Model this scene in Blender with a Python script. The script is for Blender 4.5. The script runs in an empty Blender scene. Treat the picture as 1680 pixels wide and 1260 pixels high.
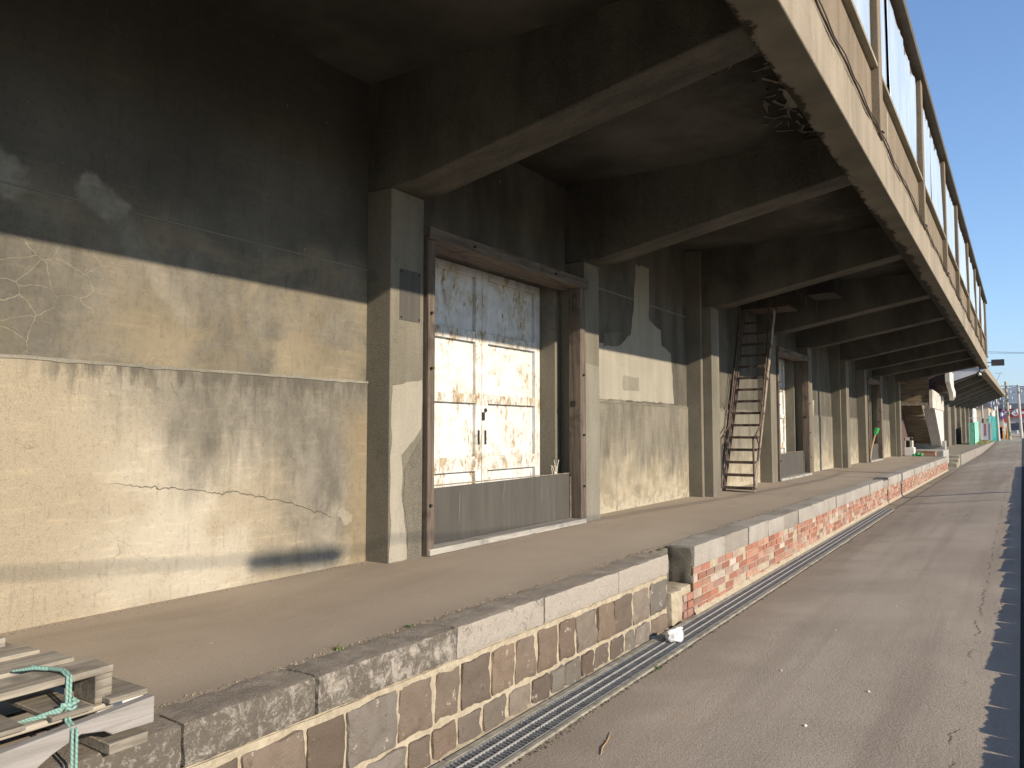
import bpy, bmesh, math, random
from mathutils import Vector, Matrix, noise as mnoise
random.seed(7)
R = math.radians
sc = bpy.context.scene
COL = sc.collection

# ------------------------------------------------------------------ camera frame (used to survey far things)
FPX, CX, CY, EYE = 1262.0, 840.0, 630.0, 1.6
def _n(v):
    return Vector(v).normalized()
Yc = _n((1677 - CX, CY - 706, FPX))
Zc = _n((0, Yc[2], -Yc[1]))
Xc = Zc.cross(Yc)
def ray(px, py):
    d = Vector((px - CX, CY - py, FPX))
    return Vector((d.dot(Xc), d.dot(Yc), d.dot(Zc)))
def at(px, py, Y):
    r = ray(px, py); t = Y / r[1]
    return Vector((r[0] * t, Y, EYE + r[2] * t))

# ------------------------------------------------------------------ node helpers
class NM:
    def __init__(s, name, rough=0.85, spec=0.3, metal=0.0):
        s.m = bpy.data.materials.new(name); s.m.use_nodes = True
        s.t = s.m.node_tree; s.t.nodes.clear()
        s.out = s.n('ShaderNodeOutputMaterial'); s.p = s.n('ShaderNodeBsdfPrincipled')
        s.t.links.new(s.p.outputs[0], s.out.inputs[0])
        s.p.inputs['Roughness'].default_value = rough
        s.p.inputs['Specular IOR Level'].default_value = spec
        s.p.inputs['Metallic'].default_value = metal
        s._pos = None
    def n(s, t): return s.t.nodes.new(t)
    def put(s, sock, v):
        if isinstance(v, bpy.types.NodeSocket): s.t.links.new(v, sock)
        elif isinstance(v, (tuple, list)) and sock.type == 'RGBA' and len(v) == 3: sock.default_value = (*v, 1)
        else: sock.default_value = v
    def pos(s):
        if s._pos is None: s._pos = s.n('ShaderNodeNewGeometry').outputs['Position']
        return s._pos
    def xyz(s):
        x = s.n('ShaderNodeSeparateXYZ'); s.put(x.inputs[0], s.pos()); return x.outputs
    def vec(s, scale=(1, 1, 1), loc=(0, 0, 0)):
        mp = s.n('ShaderNodeMapping'); s.put(mp.inputs[0], s.pos())
        mp.inputs['Scale'].default_value = scale; mp.inputs['Location'].default_value = loc
        return mp.outputs[0]
    def noise(s, scale=5, detail=5, v=None, rough=0.55, dist=0.0):
        x = s.n('ShaderNodeTexNoise'); s.put(x.inputs['Vector'], v if v is not None else s.pos())
        x.inputs['Scale'].default_value = scale; x.inputs['Detail'].default_value = detail
        x.inputs['Roughness'].default_value = rough; x.inputs['Distortion'].default_value = dist
        return x.outputs[0]
    def noisec(s, scale=5, detail=3, v=None):
        x = s.n('ShaderNodeTexNoise'); s.put(x.inputs['Vector'], v if v is not None else s.pos())
        x.inputs['Scale'].default_value = scale; x.inputs['Detail'].default_value = detail
        return x.outputs[1]
    def voro(s, scale, v=None, feature='DISTANCE_TO_EDGE', out=0):
        x = s.n('ShaderNodeTexVoronoi'); x.feature = feature
        s.put(x.inputs['Vector'], v if v is not None else s.pos()); x.inputs['Scale'].default_value = scale
        return x.outputs[out]
    def math(s, op, a, b=0.0, c=0.0):
        x = s.n('ShaderNodeMath'); x.operation = op
        s.put(x.inputs[0], a); s.put(x.inputs[1], b); s.put(x.inputs[2], c); return x.outputs[0]
    def step(s, v, lo, hi):
        x = s.n('ShaderNodeMapRange'); x.interpolation_type = 'SMOOTHSTEP'
        s.put(x.inputs[0], v); x.inputs[1].default_value = lo; x.inputs[2].default_value = hi
        return x.outputs[0]
    def ramp(s, v, stops):
        x = s.n('ShaderNodeValToRGB'); s.put(x.inputs[0], v); e = x.color_ramp.elements
        while len(e) < len(stops): e.new(0.5)
        for el, (p, c) in zip(e, stops): el.position = p; el.color = (*c, 1) if len(c) == 3 else c
        return x.outputs[0]
    def mix(s, a, b, f, mode='MIX'):
        x = s.n('ShaderNodeMix'); x.data_type = 'RGBA'; x.blend_type = mode
        s.put(x.inputs[0], f); s.put(x.inputs[6], a); s.put(x.inputs[7], b); return x.outputs[2]
    def vadd(s, a, b, k=1.0):
        m = s.n('ShaderNodeVectorMath'); m.operation = 'SCALE'; s.put(m.inputs[0], b); m.inputs[3].default_value = k
        x = s.n('ShaderNodeVectorMath'); x.operation = 'ADD'; s.put(x.inputs[0], a); s.put(x.inputs[1], m.outputs[0])
        return x.outputs[0]
    def bump(s, h, strength=0.3, dist=0.01):
        b = s.n('ShaderNodeBump'); b.inputs['Strength'].default_value = strength; b.inputs['Distance'].default_value = dist
        s.put(b.inputs['Height'], h); s.t.links.new(b.outputs[0], s.p.inputs['Normal'])
    def base(s, c): s.put(s.p.inputs['Base Color'], c)
    def done(s): return s.m
    def attr(s, name):
        x = s.n('ShaderNodeAttribute'); x.attribute_name = name; return x

M = {}
def simple(name, c, rough=0.6, metal=0.0, spec=0.4, var=0.25, sc_=9.0, bump=0.1):
    k = NM(name, rough, spec, metal)
    f = k.step(k.noise(sc_, 6), 0.3, 0.7)
    k.base(k.mix(tuple(x * (1 - var) for x in c), tuple(min(1, x * (1 + var)) for x in c), f))
    if bump: k.bump(k.noise(sc_ * 8, 4), bump, 0.004)
    M[name] = k.done(); return M[name]

# ---- concretes
def concrete(name, dark, light, streak=0.5, lo=0.32, hi=0.68, grain=0.25, bump=0.25):
    k = NM(name, 0.92, 0.2)
    big = k.noise(0.9, 7, rough=0.62, dist=0.4)
    st = k.noise(2.2, 6, k.vec((1, 3.0, 0.35)), 0.6)
    f = k.math('ADD', k.math('MULTIPLY', big, 1 - streak), k.math('MULTIPLY', st, streak))
    c = k.mix(dark, light, k.step(f, lo, hi))
    blot = k.step(k.noise(5.5, 8, rough=0.7, dist=0.8), 0.56, 0.72)
    c = k.mix(c, tuple(x * 0.62 for x in dark), k.math('MULTIPLY', blot, 0.45))
    runs = k.step(k.noise(7, 7, k.vec((1, 4.5, 0.16), (3, 1, 0)), 0.62), 0.60, 0.74)
    c = k.mix(c, tuple(x * 0.5 for x in dark), k.math('MULTIPLY', runs, 0.35 * streak + 0.08))
    fm = k.step(k.noise(38, 8, rough=0.78), 0.48, 0.72)
    c = k.mix(c, tuple(x * 0.75 for x in dark), k.math('MULTIPLY', fm, 0.35))
    pale = k.step(k.noise(12, 9, rough=0.8, dist=0.4), 0.60, 0.70)
    c = k.mix(c, tuple(min(1, x * 1.3) for x in light), k.math('MULTIPLY', pale, 0.35))
    sp = k.step(k.noise(95, 3), 0.35, 0.7)
    c = k.mix(c, k.mix(tuple(x * 0.6 for x in dark), tuple(x * 1.25 for x in light), sp), grain)
    k.base(c)
    k.bump(k.math('ADD', k.noise(70, 5), k.math('MULTIPLY', big, 1.5)), bump, 0.012)
    M[name] = k.done(); return k

concrete('concrete', (0.11, 0.10, 0.08), (0.23, 0.205, 0.16))
concrete('pillar', (0.10, 0.092, 0.072), (0.195, 0.175, 0.137), 0.6)
concrete('fascia', (0.185, 0.153, 0.112), (0.315, 0.268, 0.20), 0.55, 0.30, 0.66, 0.2)
concrete('upperwall', (0.15, 0.117, 0.078), (0.225, 0.181, 0.128), 0.75)
concrete('roofedge', (0.085, 0.07, 0.052), (0.15, 0.125, 0.093), 0.5)
concrete('beam', (0.042, 0.039, 0.033), (0.128, 0.117, 0.096), 0.45, 0.34, 0.66)
concrete('plaster', (0.235, 0.215, 0.172), (0.31, 0.285, 0.23), 0.4, grain=0.12)
concrete('smear', (0.15, 0.14, 0.115), (0.235, 0.215, 0.175), 0.4, grain=0.2)
concrete('mould_shade', (0.085, 0.077, 0.062), (0.165, 0.148, 0.115), 0.7, grain=0.35)  # mould tone, also used as the painted shade of the kerb end
concrete('coping2', (0.23, 0.207, 0.178), (0.36, 0.33, 0.29), 0.3, grain=0.25)
concrete('coping2_dark', (0.19, 0.168, 0.142), (0.29, 0.26, 0.225), 0.3, grain=0.3)
concrete('oldconcrete', (0.20, 0.175, 0.135), (0.33, 0.295, 0.225), 0.3)
concrete('b2concrete', (0.11, 0.10, 0.082), (0.21, 0.19, 0.155), 0.5)

# ceiling: concrete with mould blackening and flaking laitance
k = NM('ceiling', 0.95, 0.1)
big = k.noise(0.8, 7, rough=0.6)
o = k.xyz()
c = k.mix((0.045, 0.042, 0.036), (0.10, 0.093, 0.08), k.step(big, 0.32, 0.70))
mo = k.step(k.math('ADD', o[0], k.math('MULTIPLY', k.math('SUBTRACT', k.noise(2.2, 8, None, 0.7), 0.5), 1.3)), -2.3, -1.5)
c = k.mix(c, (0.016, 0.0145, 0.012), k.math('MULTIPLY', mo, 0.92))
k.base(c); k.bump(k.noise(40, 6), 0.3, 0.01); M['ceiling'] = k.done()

# edge beam: clean concrete with black mould creeping out from the slab side
k = NM('edgebeam', 0.92, 0.15)
o = k.xyz()
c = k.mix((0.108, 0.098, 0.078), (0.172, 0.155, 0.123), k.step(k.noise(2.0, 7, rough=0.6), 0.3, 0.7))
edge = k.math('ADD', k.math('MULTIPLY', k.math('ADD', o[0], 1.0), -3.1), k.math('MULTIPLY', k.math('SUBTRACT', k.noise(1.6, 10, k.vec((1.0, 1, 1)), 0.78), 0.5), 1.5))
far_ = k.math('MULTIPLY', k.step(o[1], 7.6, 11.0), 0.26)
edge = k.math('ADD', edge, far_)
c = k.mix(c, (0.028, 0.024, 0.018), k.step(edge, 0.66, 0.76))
k.base(c); k.bump(k.math('ADD', k.noise(30, 6), k.step(edge, 0.66, 0.74)), 0.35, 0.012); M['edgebeam'] = k.done()

# near wall bay: sandy render, grey mould blooms, crack nets, one long crack
k = NM('nearwall', 0.94, 0.15)
o = k.xyz(); Y, Z = o[1], o[2]
grain = k.noise(330, 3, rough=0.7)
sand = k.mix((0.2150, 0.1800, 0.1280), (0.3450, 0.2950, 0.2150), k.step(grain, 0.3, 0.66))
sand = k.mix(sand, (0.40, 0.362, 0.29), k.math('MULTIPLY', k.math('MULTIPLY', k.step(k.noise(1.6, 7), 0.36, 0.62), k.step(Y, 1.9, 2.7)), 0.85))
ochre = k.mix((0.1350, 0.1150, 0.0800), (0.2150, 0.1820, 0.1270), k.step(k.noise(2.4, 8, k.vec((1, 1.0, 0.55)), 0.65), 0.3, 0.68))
grey = k.mix((0.088, 0.082, 0.069), (0.185, 0.168, 0.138), k.step(k.noise(3.2, 9, k.vec((1, 1.2, 0.75)), 0.70), 0.3, 0.72))
# bloom of grey on the lower panel, heavier away from the sandy corner
n1 = k.math('SUBTRACT', k.noise(1.7, 8, k.vec((1, 1, 0.8)), 0.62, 0.6), 0.5)
n2 = k.math('SUBTRACT', k.noise(7, 6, k.vec((1, 2.2, 0.35)), 0.65), 0.5)
v = k.math('ADD', k.math('MULTIPLY', k.math('SUBTRACT', Y, 2.95), 0.55), k.math('MULTIPLY', k.math('SUBTRACT', Z, 1.40), 0.85))
v = k.math('ADD', v, k.math('ADD', k.math('MULTIPLY', n1, 1.5), k.math('MULTIPLY', n2, 0.45)))
low = k.mix(sand, grey, k.math('MULTIPLY', k.step(v, -0.28, 0.38), 0.9))
drip = k.math('MULTIPLY', k.step(k.math('ADD', k.math('MULTIPLY', k.math('SUBTRACT', Z, 1.97), 3.2), k.math('MULTIPLY', n2, 2.6)), -0.5, 0.1), k.step(Y, 1.85, 2.15))
low = k.mix(low, (0.0806, 0.0732, 0.0589), k.math('MULTIPLY', drip, 0.75))
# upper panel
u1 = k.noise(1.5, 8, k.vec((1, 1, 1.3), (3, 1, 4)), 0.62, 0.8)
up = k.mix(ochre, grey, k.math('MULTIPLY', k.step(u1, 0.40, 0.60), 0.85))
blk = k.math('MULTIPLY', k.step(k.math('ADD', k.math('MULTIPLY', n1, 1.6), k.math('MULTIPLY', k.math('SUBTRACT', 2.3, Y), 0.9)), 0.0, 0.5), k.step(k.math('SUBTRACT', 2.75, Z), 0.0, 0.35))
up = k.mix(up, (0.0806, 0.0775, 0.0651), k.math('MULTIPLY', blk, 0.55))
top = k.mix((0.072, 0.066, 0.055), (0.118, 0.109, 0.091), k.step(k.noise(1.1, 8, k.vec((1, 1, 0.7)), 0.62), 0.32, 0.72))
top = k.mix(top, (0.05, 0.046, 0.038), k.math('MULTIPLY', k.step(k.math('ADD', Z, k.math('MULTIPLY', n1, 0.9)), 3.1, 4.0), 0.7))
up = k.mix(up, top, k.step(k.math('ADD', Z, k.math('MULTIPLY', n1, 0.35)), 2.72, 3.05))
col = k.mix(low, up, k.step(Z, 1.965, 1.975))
# dry plaster smears with feathered edges
def capsule(ay, az, by, bz, r0, soft):
    dy, dz = by - ay, bz - az; L2 = dy * dy + dz * dz
    wy = k.math('ADD', Y, k.math('MULTIPLY', k.math('SUBTRACT', k.noise(9, 6, k.vec((1, 1, 1), (2, 7, 1)), 0.7), 0.5), 0.16))
    wz = k.math('ADD', Z, k.math('MULTIPLY', k.math('SUBTRACT', k.noise(9, 6, k.vec((1, 1, 1), (9, 1, 5)), 0.7), 0.5), 0.16))
    py, pz = k.math('SUBTRACT', wy, ay), k.math('SUBTRACT', wz, az)
    t = k.math('DIVIDE', k.math('ADD', k.math('MULTIPLY', py, dy), k.math('MULTIPLY', pz, dz)), L2)
    t = k.math('MINIMUM', k.math('MAXIMUM', t, 0.0), 1.0)
    qy, qz = k.math('SUBTRACT', py, k.math('MULTIPLY', t, dy)), k.math('SUBTRACT', pz, k.math('MULTIPLY', t, dz))
    dd = k.math('SQRT', k.math('ADD', k.math('MULTIPLY', qy, qy), k.math('MULTIPLY', qz, qz)))
    return k.math('SUBTRACT', 1.0, k.step(dd, r0 - soft, r0 + soft))
smr = k.math('MAXIMUM', k.math('MULTIPLY', capsule(2.20, 2.93, 2.33, 2.86, .085, .025), 0.75), k.math('MULTIPLY', capsule(2.33, 2.86, 2.80, 2.28, .055, .035), 0.38))
smr = k.math('MAXIMUM', smr, k.math('MULTIPLY', capsule(1.45, 3.1, 1.78, 2.88, .10, .03), 0.75))
smr = k.math('MAXIMUM', smr, k.math('MULTIPLY', capsule(4.10, .99, 4.16, .95, .045, .012), 0.95))
col = k.mix(col, k.mix((0.20, 0.185, 0.155), (0.30, 0.275, 0.225), k.step(k.noise(11, 6), 0.3, 0.7)), smr)
# ochre rub along the pillar corner
rub = k.math('MULTIPLY', k.step(k.math('ADD', Y, k.math('MULTIPLY', n2, 0.35)), 4.02, 4.28), k.step(k.math('SUBTRACT', 1.9, Z), 0.0, 0.3))
col = k.mix(col, (0.235, 0.18, 0.105), k.math('MULTIPLY', rub, 0.55))
# crack net (light)
wv = k.vadd(k.vec((1, 1, 1.2)), k.noisec(4.0, 4), 0.18)
net = k.voro(5.5, wv)
cm = k.math('MULTIPLY', k.math('SUBTRACT', 1.0, k.step(net, 0.002, 0.012)), k.math('MULTIPLY', k.step(k.noise(1.3, 2), 0.44, 0.55), k.math('MULTIPLY', k.step(k.math('SUBTRACT', 3.1, Y), 0.0, 0.4), k.math('MULTIPLY', k.step(Z, 1.97, 2.02), k.step(k.math('SUBTRACT', 2.7, Z), 0.0, 0.2)))))
col = k.mix(col, (0.3224, 0.2790, 0.2046), k.math('MULTIPLY', cm, 0.55))
# fine dark hairlines everywhere
wv2 = k.vadd(k.vec((1, 0.9, 0.9), (5, 3, 2)), k.noisec(2.2, 4), 0.35)
hair = k.math('MULTIPLY', k.math('SUBTRACT', 1.0, k.step(k.voro(1.1, wv2), 0.0005, 0.0028)), k.step(k.noise(2.0, 3), 0.5, 0.6))
col = k.mix(col, (0.0744, 0.0620, 0.0465), k.math('MULTIPLY', hair, 0.35))
# the long crack
ln = k.math('ADD', k.math('MULTIPLY', k.math('SUBTRACT', Y, 2.25), -0.125), 1.315)
ln = k.math('ADD', ln, k.math('MULTIPLY', k.math('MULTIPLY', k.math('SUBTRACT', Y, 3.0), k.math('SUBTRACT', Y, 3.0)), k.math('MULTIPLY', k.step(Y, 2.9, 3.3), -0.13)))
wob = k.math('MULTIPLY', k.math('SUBTRACT', k.noise(6, 6, k.vec((0.1, 1, 0.3)), 0.7), 0.5), 0.12)
d = k.math('ABSOLUTE', k.math('SUBTRACT', k.math('ADD', ln, wob), Z))
lc = k.math('MULTIPLY', k.math('SUBTRACT', 1.0, k.step(d, 0.0012, 0.0045)), k.math('MULTIPLY', k.step(Y, 2.2, 2.6), k.step(k.math('SUBTRACT', 4.05, Y), 0.0, 0.1)))
col = k.mix(col, (0.0310, 0.0260, 0.0198), k.math('MULTIPLY', lc, 0.85))
# pale chips
col = k.mix(col, (0.4092, 0.3596, 0.2728), k.math('MULTIPLY', k.step(k.noise(23, 3), 0.74, 0.78), 0.8))
fine = k.noise(46, 7, None, 0.78)
col = k.mix(col, k.mix(col, (0.42, 0.42, 0.42), 1.0, 'MULTIPLY'), k.math('MULTIPLY', k.step(fine, 0.50, 0.72), 0.55))
hs = k.noise(5, 8, k.vec((1, 0.8, 5.5), (1, 4, 2)), 0.72)
col = k.mix(col, k.mix(col, (1.28, 1.25, 1.2), 1.0, 'MULTIPLY'), k.math('MULTIPLY', k.step(hs, 0.52, 0.66), 0.55))
vs = k.noise(9, 7, k.vec((1, 3.0, 0.4), (6, 2, 2)), 0.7)
col = k.mix(col, k.mix(col, (0.62, 0.62, 0.63), 1.0, 'MULTIPLY'), k.math('MULTIPLY', k.step(vs, 0.54, 0.70), 0.45))
scr = k.noise(30, 4, k.vadd(k.vec((1, 4.0, 0.7)), k.noisec(3, 3), 0.5), 0.6)
col = k.mix(col, (0.40, 0.355, 0.27), k.math('MULTIPLY', k.step(scr, 0.71, 0.74), 0.6))
k.base(col)
k.bump(k.math('SUBTRACT', k.math('ADD', grain, k.math('MULTIPLY', k.noise(12, 5), 0.9)), k.math('ADD', k.math('MULTIPLY', lc, 2.0), cm)), 0.32, 0.008)
M['nearwall'] = k.done()

# other wall panels
k = NM('baywall', 0.93, 0.15)
o = k.xyz(); Y, Z = o[1], o[2]
n1 = k.math('SUBTRACT', k.noise(1.4, 8, None, 0.62, 0.5), 0.5)
n2 = k.math('SUBTRACT', k.noise(6, 6, k.vec((1, 2.0, 0.35)), 0.65), 0.5)
light = k.mix((0.2112, 0.1824, 0.1280), (0.3328, 0.2880, 0.2112), k.step(k.noise(4, 7), 0.3, 0.7))
grey = k.mix((0.1088, 0.0992, 0.0800), (0.1984, 0.1792, 0.1408), k.step(k.noise(3, 8, k.vec((1, 1.5, 0.4)), 0.66), 0.3, 0.7))
v = k.math('ADD', k.math('MULTIPLY', k.math('SUBTRACT', Z, 1.05), 0.9), k.math('ADD', k.math('MULTIPLY', n1, 1.2), k.math('MULTIPLY', n2, 1.1)))
low = k.mix(light, grey, k.step(v, -0.25, 0.35))
salt = k.step(k.math('ADD', k.math('MULTIPLY', k.math('SUBTRACT', 0.86, Z), 2.0), k.math('MULTIPLY', k.math('SUBTRACT', k.noise(9, 8, None, 0.75), 0.5), 2.2)), 0.25, 0.5)
low = k.mix(low, (0.3712, 0.3328, 0.2560), k.math('MULTIPLY', salt, 0.8))
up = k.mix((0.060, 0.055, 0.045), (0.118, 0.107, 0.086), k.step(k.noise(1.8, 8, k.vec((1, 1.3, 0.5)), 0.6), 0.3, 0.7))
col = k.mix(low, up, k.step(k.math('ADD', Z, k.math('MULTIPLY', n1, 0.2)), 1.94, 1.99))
chip = k.step(k.noise(14, 4, k.vec((1, 1, 0.45))), 0.73, 0.78)
col = k.mix(col, (0.3968, 0.3584, 0.2816), k.math('MULTIPLY', chip, 0.8))
fine = k.noise(40, 7, None, 0.78)
col = k.mix(col, k.mix(col, (0.5, 0.5, 0.5), 1.0, 'MULTIPLY'), k.math('MULTIPLY', k.step(fine, 0.50, 0.72), 0.5))
hs = k.noise(5, 8, k.vec((1, 0.8, 5.0), (1, 4, 2)), 0.72)
col = k.mix(col, k.mix(col, (1.25, 1.22, 1.18), 1.0, 'MULTIPLY'), k.math('MULTIPLY', k.step(hs, 0.52, 0.66), 0.5))
k.base(col); k.bump(k.math('ADD', k.noise(90, 4), k.noise(9, 6)), 0.3, 0.01); M['baywall'] = k.done()

# platform paving, road
def paving(name, a, b, sp, aggregate, patches=0.5):
    k = NM(name, 0.9, 0.25)
    f = k.noise(0.55, 8, rough=0.6, dist=0.3)
    c = k.mix(a, b, k.step(f, 0.33, 0.67))
    tr = k.noise(1.0, 5, k.vec((1.6, 0.12, 1)), 0.6)
    c = k.mix(c, tuple(x * 0.72 for x in a), k.math('MULTIPLY', k.step(tr, 0.52, 0.7), patches))
    g = k.noise(sp, 3, rough=0.75)
    c = k.mix(c, k.mix(tuple(x * 0.45 for x in a), tuple(min(1, x * 1.65) for x in b), k.step(g, 0.3, 0.72)), aggregate)
    fl = k.math('MULTIPLY', k.step(k.noise(26, 2), 0.77, 0.80), 0.7)
    c = k.mix(c, (0.55, 0.5, 0.42), fl)
    return k, c, g
k, c, g = paving('platform_floor', (0.285, 0.233, 0.18), (0.34, 0.283, 0.22), 130, 0.22, 0.3)
o = k.xyz()
sc1 = k.step(k.noise(0.9, 8, k.vec((1.5, 0.5, 1), (2, 2, 2)), 0.68, 0.6), 0.50, 0.70)
c = k.mix(c, k.mix(c, (0.80, 0.79, 0.77), 1.0, 'MULTIPLY'), k.math('MULTIPLY', sc1, 0.6))
sc2 = k.step(k.noise(9, 7, k.vec((0.5, 2.5, 1)), 0.72), 0.60, 0.70)
c = k.mix(c, k.mix(c, (1.18, 1.16, 1.12), 1.0, 'MULTIPLY'), k.math('MULTIPLY', sc2, 0.5))
damp = k.step(k.math('ADD', k.math('ADD', o[0], 2.95), k.math('MULTIPLY', k.math('SUBTRACT', k.noise(2.5, 7), 0.5), 0.5)), 0.0, 0.35)
c = k.mix(c, (0.23, 0.19, 0.15), k.math('MULTIPLY', damp, 0.35))
k.base(c); k.bump(g, 0.28, 0.008); M['platform_floor'] = k.done()

k, c, g = paving('road', (0.31, 0.26, 0.205), (0.41, 0.345, 0.275), 110, 0.26, 0.55)
o = k.xyz()
left = k.step(k.math('ADD', k.math('ADD', o[0], 1.75), k.math('MULTIPLY', k.math('SUBTRACT', k.noise(1.6, 8), 0.5), 1.1)), -0.35, 0.3)
c = k.mix((0.205, 0.168, 0.127), c, k.math('ADD', k.math('MULTIPLY', left, 0.55), 0.45))
wear = k.step(k.noise(1.3, 7, k.vec((2.4, 0.10, 1), (1, 5, 0)), 0.6), 0.46, 0.66)
c = k.mix(c, k.mix(c, (0.80, 0.79, 0.78), 1.0, 'MULTIPLY'), k.math('MULTIPLY', wear, 0.7))
oil = k.step(k.noise(1.1, 8, None, 0.7, 0.8), 0.62, 0.72)
c = k.mix(c, k.mix(c, (0.72, 0.71, 0.70), 1.0, 'MULTIPLY'), k.math('MULTIPLY', oil, 0.55))
rust = k.math('MULTIPLY', k.step(k.noise(0.35, 5, k.vec((2.2, 0.5, 1), (4, 2, 0))), 0.55, 0.7), 0.3)
c = k.mix(c, (0.36, 0.28, 0.205), rust)
wv = k.vadd(k.vec((1, 0.75, 0)), k.noisec(4.5, 5), 0.3)
ck = k.math('SUBTRACT', 1.0, k.step(k.voro(0.4, wv), 0.0006, 0.0035))
cm = k.math('MULTIPLY', ck, k.step(k.noise(0.8, 3, k.vec((1, 1, 1), (8, 8, 0))), 0.60, 0.66))
# ragged seam crack near the right edge
seam = k.math('ABSOLUTE', k.math('ADD', k.math('ADD', o[0], 0.335), k.math('MULTIPLY', k.math('SUBTRACT', k.noise(3.5, 7, k.vec((0, 1, 0)), 0.75), 0.5), 0.28)))
sm = k.math('MULTIPLY', k.math('SUBTRACT', 1.0, k.step(seam, 0.0015, 0.007)), k.step(k.noise(3.0, 5), 0.46, 0.55))
cm = k.math('MAXIMUM', cm, sm)
c = k.mix(c, (0.035, 0.029, 0.024), k.math('MULTIPLY', cm, 0.85))
k.base(c); k.bump(k.math('SUBTRACT', k.math('ADD', g, k.math('MULTIPLY', k.noise(45, 3), 0.6)), k.math('MULTIPLY', cm, 2.0)), 0.5, 0.011); M['road'] = k.done()

k, c, g = paving('ground', (0.17, 0.15, 0.11), (0.26, 0.23, 0.17), 20, 0.3); k.base(c); M['ground'] = k.done()
simple('verge_dark', (0.018, 0.018, 0.014), 0.95, var=0.5, sc_=25, bump=0.5)

# stones
def rock(name, attr=True):
    k = NM(name, 0.9, 0.25)
    a = k.attr('tint')
    f = k.noise(9, 8, rough=0.68, dist=0.6)
    c = k.mix(k.mix(a.outputs[0], (0.10, 0.078, 0.058), 0.45), a.outputs[0], k.step(f, 0.3, 0.65))
    c = k.mix(c, (0.50, 0.44, 0.36), k.math('MULTIPLY', k.step(k.noise(13, 8, rough=0.72), 0.60, 0.68), 0.6))
    c = k.mix(c, (0.07, 0.055, 0.042), k.math('MULTIPLY', k.step(k.noise(28, 6, rough=0.7), 0.58, 0.68), 0.5))
    k.base(c); k.bump(k.math('ADD', k.noise(26, 8, rough=0.7), k.noise(90, 4)), 0.6, 0.012)
    M[name] = k.done()
rock('stone')
k = NM('coping', 0.92, 0.2)
a = k.attr('tint')
f = k.noise(11, 10, rough=0.8, dist=0.7)
c = k.mix((0.105, 0.09, 0.073), (0.31, 0.277, 0.235), k.step(k.math('ADD', f, k.math('MULTIPLY', k.math('SUBTRACT', a.outputs[2], 0.5), 0.5)), 0.42, 0.58))
c = k.mix(c, (0.42, 0.385, 0.33), k.math('MULTIPLY', k.step(k.noise(45, 6, rough=0.75), 0.52, 0.64), 0.4))
c_sp = k.step(k.noise(70, 5, rough=0.75), 0.54, 0.64)
c = k.mix(c, (0.11, 0.095, 0.078), k.math('MULTIPLY', c_sp, 0.5))
nz = k.n('ShaderNodeNewGeometry'); sx = k.n('ShaderNodeSeparateXYZ'); k.put(sx.inputs[0], nz.outputs['True Normal'])
topc = k.mix((0.17, 0.145, 0.118), (0.29, 0.25, 0.205), k.step(k.noise(5, 8, rough=0.65), 0.3, 0.7))
c = k.mix(c, topc, k.math('MULTIPLY', k.step(sx.outputs[2], 0.7, 0.95), 0.8))
k.base(c); k.bump(k.math('ADD', k.noise(30, 8, rough=0.72), k.noise(110, 3)), 0.6, 0.012); M['coping'] = k.done()
k = NM('mortar', 0.95, 0.1)
f = k.noise(18, 7, rough=0.7)
c = k.mix((0.27, 0.225, 0.16), (0.40, 0.345, 0.255), k.step(f, 0.3, 0.7)); o = k.xyz()
moss = k.step(k.math('ADD', k.math('MULTIPLY', k.math('SUBTRACT', 0.025, o[2]), 12.0), k.math('MULTIPLY', k.math('SUBTRACT', k.noise(7, 6), 0.5), 2.2)), 0.2, 0.6)
c = k.mix(c, (0.20, 0.165, 0.06), k.math('MULTIPLY', moss, 0.55))
k.base(c); k.bump(k.noise(45, 6), 0.6, 0.01); M['mortar'] = k.done()
k = NM('brick', 0.9, 0.2)
a = k.attr('tint')
c = k.mix(a.outputs[0], (0.16, 0.07, 0.045), k.math('MULTIPLY', k.step(k.noise(22, 7, rough=0.7), 0.5, 0.66), 0.45))
c = k.mix(c, (0.40, 0.34, 0.28), k.math('MULTIPLY', k.step(k.noise(16, 9, rough=0.8), 0.55, 0.72), 0.45))
k.base(c); k.bump(k.noise(60, 6, rough=0.7), 0.6, 0.008); M['brick'] = k.done()

# woods
def wood(name, dark, light, axis='y', rough=0.8, grain=26):
    k = NM(name, rough, 0.25)
    s_ = {'y': (1, 0.06, 1), 'z': (1, 1, 0.06), 'x': (0.06, 1, 1)}[axis]
    g = k.noise(grain, 7, k.vec(s_), 0.65, 0.6)
    c = k.mix(dark, light, k.step(g, 0.32, 0.66))
    c = k.mix(c, tuple(x * 0.5 for x in dark), k.math('MULTIPLY', k.step(k.noise(5, 6), 0.52, 0.68), 0.6))
    gs = tuple(q * 3.2 if q == 1 else q * 2 for q in s_)
    c = k.mix(c, tuple(x * 0.4 for x in dark), k.math('MULTIPLY', k.step(k.noise(grain, 8, k.vec(gs, (3, 1, 2)), 0.72), 0.56, 0.66), 0.7))
    k.base(c); k.bump(g, 0.4, 0.004); M[name] = k.done()
wood('pallet_wood', (0.20, 0.175, 0.14), (0.38, 0.335, 0.265))
wood('pallet_grey', (0.20, 0.185, 0.17), (0.29, 0.27, 0.25))
wood('pallet_block', (0.13, 0.115, 0.092), (0.25, 0.22, 0.175), grain=60)
wood('frame_wood_z', (0.07, 0.055, 0.045), (0.14, 0.11, 0.085), 'z')
wood('frame_wood_y', (0.07, 0.054, 0.043), (0.145, 0.115, 0.09), 'y')
wood('sill_wood', (0.24, 0.225, 0.20), (0.35, 0.33, 0.295), 'y')
wood('plank_brown', (0.13, 0.095, 0.06), (0.27, 0.205, 0.135), 'x')
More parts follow.
